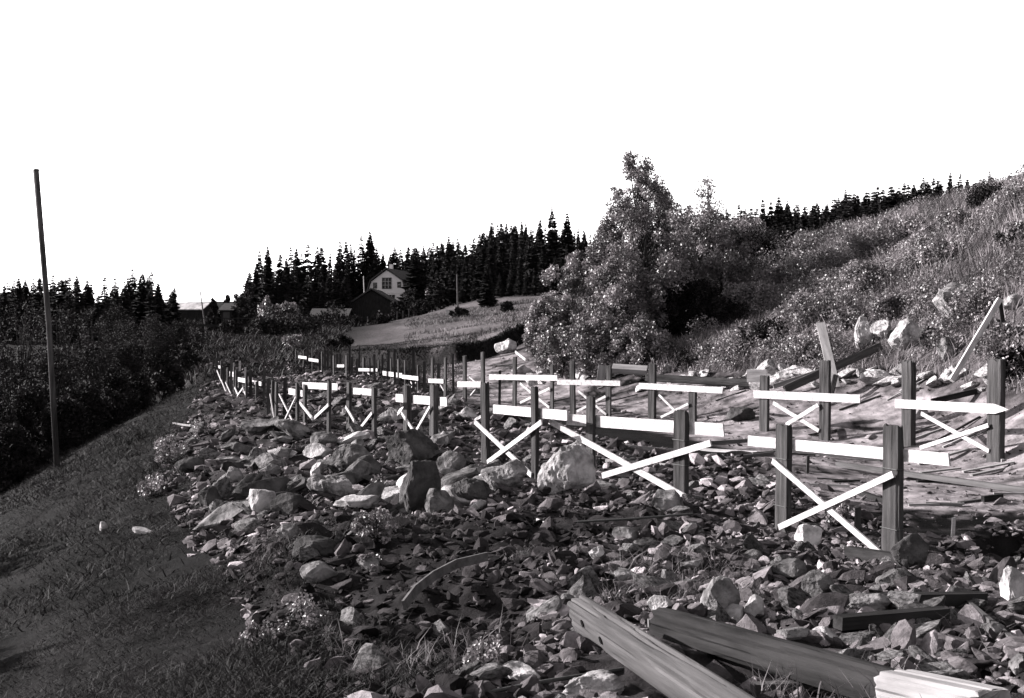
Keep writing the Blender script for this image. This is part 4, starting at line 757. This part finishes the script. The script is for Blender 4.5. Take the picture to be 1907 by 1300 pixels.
for px, top in ((490, 495), (510, 500), (530, 500), (548, 490), (575, 490), (595, 495), (615, 505), (625, 520), (640, 510), (600, 520), (580, 530)): spruce(px, top, random.uniform(168, 174), l1, g1, wide=1.15)
g2 = 'spruces behind the white house'; l2 = 'dark spruce standing close behind the white house'
for px, top in ((634, 448), (645, 443), (655, 452), (670, 436), (687, 430), (696, 445), (662, 460), (705, 470), (629, 475), (680, 455)): spruce(px, top, random.uniform(215, 225), l2, g2, wide=1.1)
for px in range(762, 835, 9): spruce(px, 458 + random.uniform(-6, 16), random.uniform(214, 226), 'dark spruce of the forest above the field', 'spruces of the forest above the field', wide=1.3)
for px in range(625, 760, 11): spruce(px, (482 if px < 700 else 462) + random.uniform(-8, 14), random.uniform(212, 222), l2, g2, wide=1.3)
c3 = top_curve([(700, 465), (720, 460), (760, 457), (800, 450), (840, 445), (880, 440), (905, 425), (920, 414), (968, 414), (1005, 420), (1052, 425), (1075, 430), (1100, 432), (1270, 400), (1350, 388), (1450, 380), (1530, 378), (1600, 376), (1640, 368), (1720, 355), (1765, 350), (1860, 345), (1960, 330)])
g3 = 'spruces of the forest above the field'; l3 = 'dark spruce of the forest above the field'
for px, top in ((838, 440), (892, 432), (919, 412), (933, 418), (968, 410), (983, 416), (1007, 408), (1031, 386), (1052, 396), (1075, 424), (1087, 428)):
    lab = l3
    if px == 1031: lab = 'tallest spruce of the forest left of the big bush'
    spruce(px, top, random.uniform(165, 185), lab, g3)
px = 775
while px < 1110:
    spruce(px, c3(px) + random.uniform(-2, 14), random.uniform(178, 200), l3, g3); px += random.uniform(5, 9)
px = 805
while px < 1120:
    spruce(px, c3(px) + random.uniform(22, 60), random.uniform(150, 172), l3, g3, wide=1.2); px += random.uniform(8, 15)
px = 860
while px < 1100:
    spruce(px, c3(px) + random.uniform(70, 95), random.uniform(142, 150), l3, g3, wide=1.3); px += random.uniform(13, 22)
spruce(908, 492, 118, 'single dense spruce standing out in the field', None, 3, 1.35)
g4 = 'spruces of the ridge forest behind the hill'; l4 = 'dark spruce rising behind the hillside'
for px, top in ((1352, 385), (1375, 376), (1389, 388), (1410, 384), (1424, 370), (1436, 374), (1446, 366), (1470, 374), (1487, 378), (1520, 374), (1572, 372), (1586, 378), (1638, 364), (1665, 368), (1687, 356), (1705, 362), (1722, 350), (1742, 348)): spruce(px, top, random.uniform(135, 150), l4, g4)
px = 1260
while px < 1930:
    spruce(px, c3(px) + random.uniform(0, 20), random.uniform(140, 165), l4, g4, wide=1.35); px += random.uniform(4, 8)
px = 1330
while px < 1800:
    spruce(px, c3(px) + random.uniform(26, 50), random.uniform(115, 132), l4, g4, wide=1.4); px += random.uniform(8, 14)
spruce(1766, 320, 75, 'left one of two slim spruces standing on the hill crest', None, 5); spruce(1787, 321, 76, 'right one of two slim spruces standing on the hill crest', None, 2)
spruce(1845, 318, 62, 'lone spruce on the hill crest nearest the right edge', None, 0)
g5 = 'spruces on the left skyline'; l5 = 'dark spruce on the low left skyline'
for px, top in ((23, 520), (36, 517), (47, 519), (72, 514), (97, 510), (122, 516), (126, 512), (142, 509), (160, 520), (172, 524), (193, 512), (214, 516), (230, 522), (319, 540)): spruce(px, top, random.uniform(120, 150), l5, g5, wide=1.35)
g5b = 'spruces above the long shed'; l5b = 'tall dark spruce of the clump behind the long shed roof'
for px, top in ((246, 499), (262, 507), (252, 515), (281, 504), (275, 512), (296, 527), (238, 512)): spruce(px, top, random.uniform(130, 142), l5b, g5b, wide=1.3)
px = -30
while px < 330:
    spruce(px, 528 + random.uniform(-14, 12) + (12 if px > 180 else 0), random.uniform(120, 150), l5, g5, wide=1.5); px += random.uniform(9, 15)
g6 = 'dark conifers by the footbridge'
for px, top, lab in ((397, 556, 'rounded conifer left of the two behind the footbridge'), (423, 549, 'rounded conifer right of the two behind the footbridge')):
    x_, y_, Hh = at_pix(px, top, 150); leafy('pine_tree', lab, 'pine', x_, y_, Hh, 20 / F * 150, conic, 1500, .5, 24, 'leaf_dark', 930 + px, group=g6, t0=.1)

# ------------------------------------------------------------------ far leafy trees
g7 = 'dark leafy trees of the valley on the left'; k7 = 0
for px, top, Y, rp in ((-30, 560, 50, 90), (40, 560, 55, 80), (110, 565, 58, 75), (170, 575, 62, 60), (20, 650, 42, 80), (100, 650, 44, 75), (180, 640, 50, 65), (60, 720, 37, 60), (150, 715, 40, 60), (215, 690, 46, 45), (230, 600, 75, 50), (290, 590, 85, 45), (250, 640, 62, 40),
                       (330, 600, 90, 32), (300, 640, 75, 34), (-40, 700, 36, 80), (20, 790, 33.5, 50), (-60, 620, 46, 80), (220, 570, 90, 45), (120, 760, 36, 45), (200, 745, 42, 36), (255, 700, 52, 34)):
    x_, y_, Hh = at_pix(px, top, Y); Hh = max(Hh, 2)
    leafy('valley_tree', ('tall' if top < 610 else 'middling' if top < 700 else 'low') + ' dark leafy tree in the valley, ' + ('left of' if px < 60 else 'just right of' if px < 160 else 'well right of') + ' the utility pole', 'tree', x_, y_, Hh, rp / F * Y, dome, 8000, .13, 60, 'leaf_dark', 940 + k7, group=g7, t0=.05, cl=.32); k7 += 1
for i, (px, top, Y, rp, m, lab) in enumerate([(445, 545, 140, 20, 'leaf_dark', 'round leafy tree at the left foot of the spruces'), (463, 528, 150, 22, 'leaf_dark', 'leafy tree between the round one and the tall spruces'), (500, 555, 125, 26, 'leaf_mid', 'grey birch in front of the tall spruces, left'),
        (535, 565, 118, 28, 'leaf_mid', 'grey leafy tree in front of the tall spruces, beside the low shed'), (560, 560, 135, 22, 'leaf_dark', 'dark leafy tree left of the low shed'), (620, 560, 165, 20, 'leaf_dark', 'dark leafy tree left of the dark barn'),
        (768, 540, 160, 26, 'leaf_dark', 'dark fruit tree right of the dark barn'), (808, 528, 165, 26, 'leaf_mid', 'pale fruit tree in the garden right of the white house'), (785, 560, 140, 22, 'leaf_dark', 'low bush at the field edge right of the dark barn'),
        (856, 578, 105, 20, 'leaf_dark', 'small bush beside the field pole'), (740, 560, 158, 18, 'leaf_dark', 'bush against the right side of the dark barn'), (590, 600, 130, 22, 'leaf_dark', 'bush in front of the low shed'), (500, 595, 105, 26, 'leaf_dark', 'dark bush behind the stony mound'),
        (660, 590, 130, 22, 'leaf_dark', 'low bush in front of the dark barn'), (710, 600, 120, 24, 'leaf_dark', 'low shrub on the field edge in front of the barn'), (430, 600, 110, 24, 'leaf_dark', 'low bush under the footbridge'), (350, 640, 75, 30, 'leaf_dark', 'dark bush on the rim left of the rubble bed'),
        (320, 680, 62, 30, 'leaf_dark', 'lowest dark bush on the rim left of the rubble bed'), (945, 596, 100, 14, 'leaf_dark', 'tiny bush in the field near the big bush'), (620, 640, 78, 20, 'leaf_dark', 'low bush behind the far end of the back row'), (300, 560, 150, 22, 'leaf_dark', 'leafy tree in front of the long shed'),
        (395, 590, 120, 18, 'leaf_dark', 'bush at the right end of the long shed'), (640, 625, 90, 24, 'leaf_dark', 'low shrub at the left end of the dry field'), (565, 615, 110, 24, 'leaf_dark', 'shrub below the low shed'), (545, 625, 90, 22, 'leaf_mid', 'pale shrub above the far end of the rows')]):
    x_, y_, Hh = at_pix(px, top, Y); leafy('leafy_tree' if Hh > 3 else 'shrub', lab, 'tree' if Hh > 3 else 'shrub', x_, y_, max(Hh, 1), rp / F * Y, dome, 1700, .3 if Y > 100 else .22, 26, m, 980 + i, trunk=Hh > 3, t0=.04)

for i, (x_, y_, Hh, Rr) in enumerate([(-15.5, 1, 10.5, 3.2), (-16.5, 5.5, 10, 3), (-15.5, 10, 9.5, 2.8), (-17.5, 14.5, 9, 2.6), (-16, -5, 10.5, 3.2), (-19, 20, 8, 2.6), (-19.5, 3, 12, 3.4), (-20, 10, 11, 3)]):  # trees out of view, added to cast shade on the near slope
    leafy('valley_tree', 'tall unseen tree added to shade the near embankment slope', 'tree', x_, y_, Hh, Rr, dome, 4200, .28, 50, 'leaf_dark', 1200 + i, group='unseen trees shading the near slope', t0=.05, cl=.32)
r_ = random.Random(5)
for i in range(26):                                  # low growth over the rough ground between the rubble and the sheds
    Y = r_.uniform(72, 140); px = r_.uniform(215, 640); x_ = (px - CX) / F * Y
    if Y < 105 and px > 380: continue
    leafy('shrub', 'low dark shrub on the rough ground between the rubble bed and the sheds', 'shrub', x_, Y, r_.uniform(1.2, 2.6), r_.uniform(1.5, 3), dome, 900, .3, 18, 'leaf_dark', 1300 + i, group='shrubs before the sheds', trunk=False, t0=.02)
for i in range(75):
    Y = r_.uniform(21, 40); x_ = 6.6 - (Y - 24) * .42 + r_.uniform(.8, 11)
    if x_ > Y * .55 or poly_sd(np.array([x_]), np.array([Y]), SAND)[0] > -.3: continue
    leafy('hill_shrub', 'low weedy shrub in the hillside grass, ' + [b for a, b in ((1250, 'under the big bush'), (1400, 'right of the big bush'), (1520, 'left of the leaning plank'), (1640, 'above the leaning plank'), (1760, 'by the pale rocks'), (9999, 'near the leaning pole')) if CX + x_ / Y * F < a][0] + (', near the foot' if Y < 26 else ', halfway up' if Y < 32 else ', high up'), 'shrub', x_, Y, r_.uniform(.4, 1.1), r_.uniform(.4, 1.1), dome, 1000, .075, 16, 'leaf_mid', 1400 + i, group='low shrubs of the hillside', trunk=False, t0=.02, tonev=(.5, 1.9))

# ------------------------------------------------------------------ buildings
def prism(pts, y0, y1):                              # an outline in x,z pulled along y
    n = len(pts); V = [(x, y0, z) for x, z in pts] + [(x, y1, z) for x, z in pts]
    return MB().add(V, [tuple(range(n)), tuple(range(2 * n - 1, n - 1, -1))] + [(i, n + i, n + (i + 1) % n, (i + 1) % n) for i in range(n)])
def roof_strip(pts, y0, y1, th=.15):
    m = MB()
    for (x0, z0), (x1, z1) in zip(pts[:-1], pts[1:]):
        a, b = Vector((x0, (y0 + y1) / 2, z0)), Vector((x1, (y0 + y1) / 2, z1)); d = (b - a).normalized(); nn = Vector((-d.z, 0, d.x)); nn = nn if nn.z > 0 else -nn
        m.bar(a + nn * th * .52, b + nn * th * .52 + d * .03, abs(y1 - y0), th, up=(0, 1, 0))
    return m
def window(root, x0, x1, z0, z1, y, nx=2, nz=2, fm='roof'):
    m = MB(); t = .1
    m.box(x0, x1, y - .06, y + .02, z0, z0 + t); m.box(x0, x1, y - .06, y + .02, z1 - t, z1); m.box(x0, x0 + t, y - .06, y + .02, z0 + t, z1 - t); m.box(x1 - t, x1, y - .06, y + .02, z0 + t, z1 - t)
    f = m.build('window', fm, root); p = MB().box(x0 + t, x1 - t, y - .03, y - .01, z0 + t, z1 - t).build('pane', 'glass', f)
    b = MB()
    for k in range(1, nx): xx = x0 + (x1 - x0) * k / nx; b.box(xx - .04, xx + .04, y - .05, y - .032, z0 + t, z1 - t)
    for k in range(1, nz): zz_ = z0 + (z1 - z0) * k / nz; b.box(x0 + t, x1 - t, y - .068, y - .052, zz_ - .03, zz_ + .03)
    if nx > 1 or nz > 1: b.build('glazing_bar', 'white_trim', f)
HYd = 200.; s_ = HYd / F; hx = (720 - CX) * s_; hzz = CH - (572 - HY) * s_
house = thing('house', 'white two-storey house with gambrel gable and dark-framed windows in front of the spruces', 'house', (hx, HYd, hzz), R(-13))
q = lambda a, b: ((a - 720) * s_, (572 - b) * s_)
out = [q(683, 572), q(757, 572), q(757, 545), q(750, 523), q(720, 503), q(690, 524), q(683, 545)]
pr = prism(out, 0, 11); pr.box(*[v for v in (-3.75, 3.75, -.05, -.003, (572 - 546.2) * s_, (572 - 544.6) * s_)]); pr.build('wall', 'house_wall', house)
rf = roof_strip([q(682, 546), q(689, 523), q(720, 501), q(751, 522), q(758, 546)], -.35, 11.3, .2).build('roof', 'roof', house)
MB().box(-.9, -.3, 4, 4.6, 6.6, 8.2).build('chimney', 'house_wall', rf)
window(house, -.9, .95, (572 - 538) * s_, (572 - 517) * s_, 0, 3, 3); window(house, -2.65, -1.9, (572 - 537) * s_, (572 - 526) * s_, 0, 1, 1); window(house, 2.1, 2.85, (572 - 536) * s_, (572 - 525) * s_, 0, 1, 2)
window(house, .45, 1.6, (572 - 560) * s_, (572 - 549) * s_, 0, 2, 1); window(house, -2.6, -1.5, (572 - 560) * s_, (572 - 549) * s_, 0, 2, 1)
bY = 172.; s_ = bY / F; bx = (692 - CX) * s_; bz = CH - (606 - HY) * s_
barn = thing('barn', 'dark wooden barn with a plain gable end in front of the white house', 'barn', (bx, bY, bz))
q = lambda a, b: ((a - 692) * s_, (606 - b) * s_)
prism([q(650, 606), q(738, 606), q(738, 567), q(692, 541), q(650, 567)], 0, 12).build('wall', 'barn', barn)
roof_strip([q(641, 573), q(692, 539), q(746, 571)], -.5, 12.4, .22).build('roof', 'roof', barn)
MB().box(*q(643, 0)[:1], q(650, 0)[0], 1.0, 4.0, 0, 2.6).build('side_wall', 'house_wall', barn)
MB().tube([(1.2, -.05, (606 - 579) * s_), (1.2, -.02, (606 - 579) * s_)], .16, 10).build('lamp_disc', 'white_trim', barn)
def shed(lab, x0, x1, ztop, zeave, base, Y, dep, rm, door=None, name='shed'):
    s = Y / F; rt = thing(name, lab, 'shed', ((x0 + x1) / 2 * s - CX * s, Y, CH - (base - HY) * s)); w2 = (x1 - x0) / 2 * s; h1 = (base - zeave) * s; h2 = (base - ztop) * s
    V = [(-w2, 0, 0), (w2, 0, 0), (w2, dep, 0), (-w2, dep, 0), (-w2, 0, h1), (w2, 0, h1), (w2, dep, h1), (-w2, dep, h1), (-w2, dep / 2, h2), (w2, dep / 2, h2)]
    MB().add(V, [(3, 2, 1, 0), (0, 1, 5, 4), (2, 3, 7, 6), (1, 2, 6, 9, 5), (3, 0, 4, 8, 7), (4, 5, 9, 8), (6, 7, 8, 9)]).build('wall', 'barn', rt)
    m = MB(); ov = .3
    for ya, yb, sg in ((-ov, dep / 2, 1), (dep + ov, dep / 2, -1)):
        sl = (h2 - h1) / (dep / 2); za = h1 - ov * sl
        m.add([(-w2 - ov, ya, za + .04), (w2 + ov, ya, za + .04), (w2 + ov, yb, h2 + .04), (-w2 - ov, yb, h2 + .04), (-w2 - ov, ya, za + .16), (w2 + ov, ya, za + .16), (w2 + ov, yb, h2 + .16), (-w2 - ov, yb, h2 + .16)],
              [(3, 2, 1, 0), (4, 5, 6, 7), (0, 1, 5, 4), (1, 2, 6, 5), (2, 3, 7, 6), (3, 0, 4, 7)])
    m.build('roof', rm, rt)
    if door: MB().box((door[0] - (x0 + x1) / 2) * s, (door[1] - (x0 + x1) / 2) * s, -.05, -.003, .2, h1 - .2).build('door', 'roof', rt)
    return rt
shed('long low shed with a worn pale roof on the left skyline', 301, 375, 565, 577, 610, 160, 7, 'pale_roof')
shed('small shed with a pale roof left of the long shed', 231, 265, 568, 577, 600, 155, 6, 'pale_roof')
shed('small dark hut between the two rounded conifers and the birches', 412, 432, 566, 578, 600, 140, 5, 'roof', (416, 428), 'hut')
shed('low dark outbuilding left of the dark barn', 578, 645, 576, 590, 614, 150, 6, 'roof')
# footbridge
br = thing('footbridge', 'dark wooden footbridge crossing behind the far end of the rubble', 'bridge', tuple(P(435, 606, 112))); s = 112 / F
MB().box(-65 * s, 70 * s, -.6, .6, -.12, .12).build('deck', 'dark_wood', br)
for k in range(5): MB().box((-55 + 28 * k) * s - .1, (-55 + 28 * k) * s + .1, -.4, -.2, -1.8, -.12).build('trestle', 'dark_wood', br)
m = MB().box(-65 * s, 70 * s, -.56, -.5, .7, .78)
for k in range(9): m.box((-62 + 16 * k) * s - .04, (-62 + 16 * k) * s + .04, -.56, -.5, .12, .7)
m.build('railing', 'dark_wood', br)

# poles
a = P(67, 318, 31.5); b = P(107, 872, 31.5); zb = hz(b[0], b[1])
up_ = thing('utility_pole', 'tall bare wooden pole leaning left at the left edge of the picture', 'pole', (b[0], b[1], min(b[2], zb) - .2)); o0 = Vector(up_.location)
MB().tube([Vector((0, 0, 0)), (Vector(a) - o0) * .5 + Vector((.06, 0, 0)), Vector(a) - o0], [.085, .08, .085], 10).build('shaft', 'post_wood', up_, sm=True)
MB().tube([Vector(a) - o0 - Vector((0, 0, .0)), Vector(a) - o0 + Vector((0, 0, .05))], [.1, .085], 10).build('pole_cap', 'iron', up_)
for lab, p1, p2, Y, r_ in (('thin leaning pole beside the right end of the long shed', (373, 543), (384, 622), 118, .09), ('grey utility pole standing at the top of the field', (851, 511), (853, 598), 112, .11), ('thin white flagpole left of the white house', (677, 514), (679, 560), 190, .12)):
    a = Vector(P(*p1, Y)); b = Vector(P(*p2, Y)); tag(MB().tube([(0, 0, 0), a - b], [r_, r_ * .7], 7).build('pole', 'whitewash' if 'white' in lab[:12] else 'grey_wood', None, b), lab, 'pole')
q = P(836, 581, 108); bxo = thing('white_box', 'small white box-like hive standing in the field beside the pole', 'box', (q[0], q[1], q[2] - .35)); MB().box(-.32, .32, -.3, .3, 0, .5).build('body', 'whitewash', bxo); MB().box(-.36, .36, -.34, .34, .503, .58).build('lid', 'white_trim', bxo)
# field fence
for i in range(12):
    px = 640 + i * 11; Y = 132 + (i % 3); x_ = (px - CX) / F * Y; z_ = hz(x_, Y); tag(MB().bar((0, 0, -.2), (.03, 0, 1.1), .12, .1, up=(1, 0, 0)).build('fence_post', 'grey_wood', None, (x_, Y, z_)), 'short fence post in the line below the dark barn', 'post', 'fence posts below the dark barn')
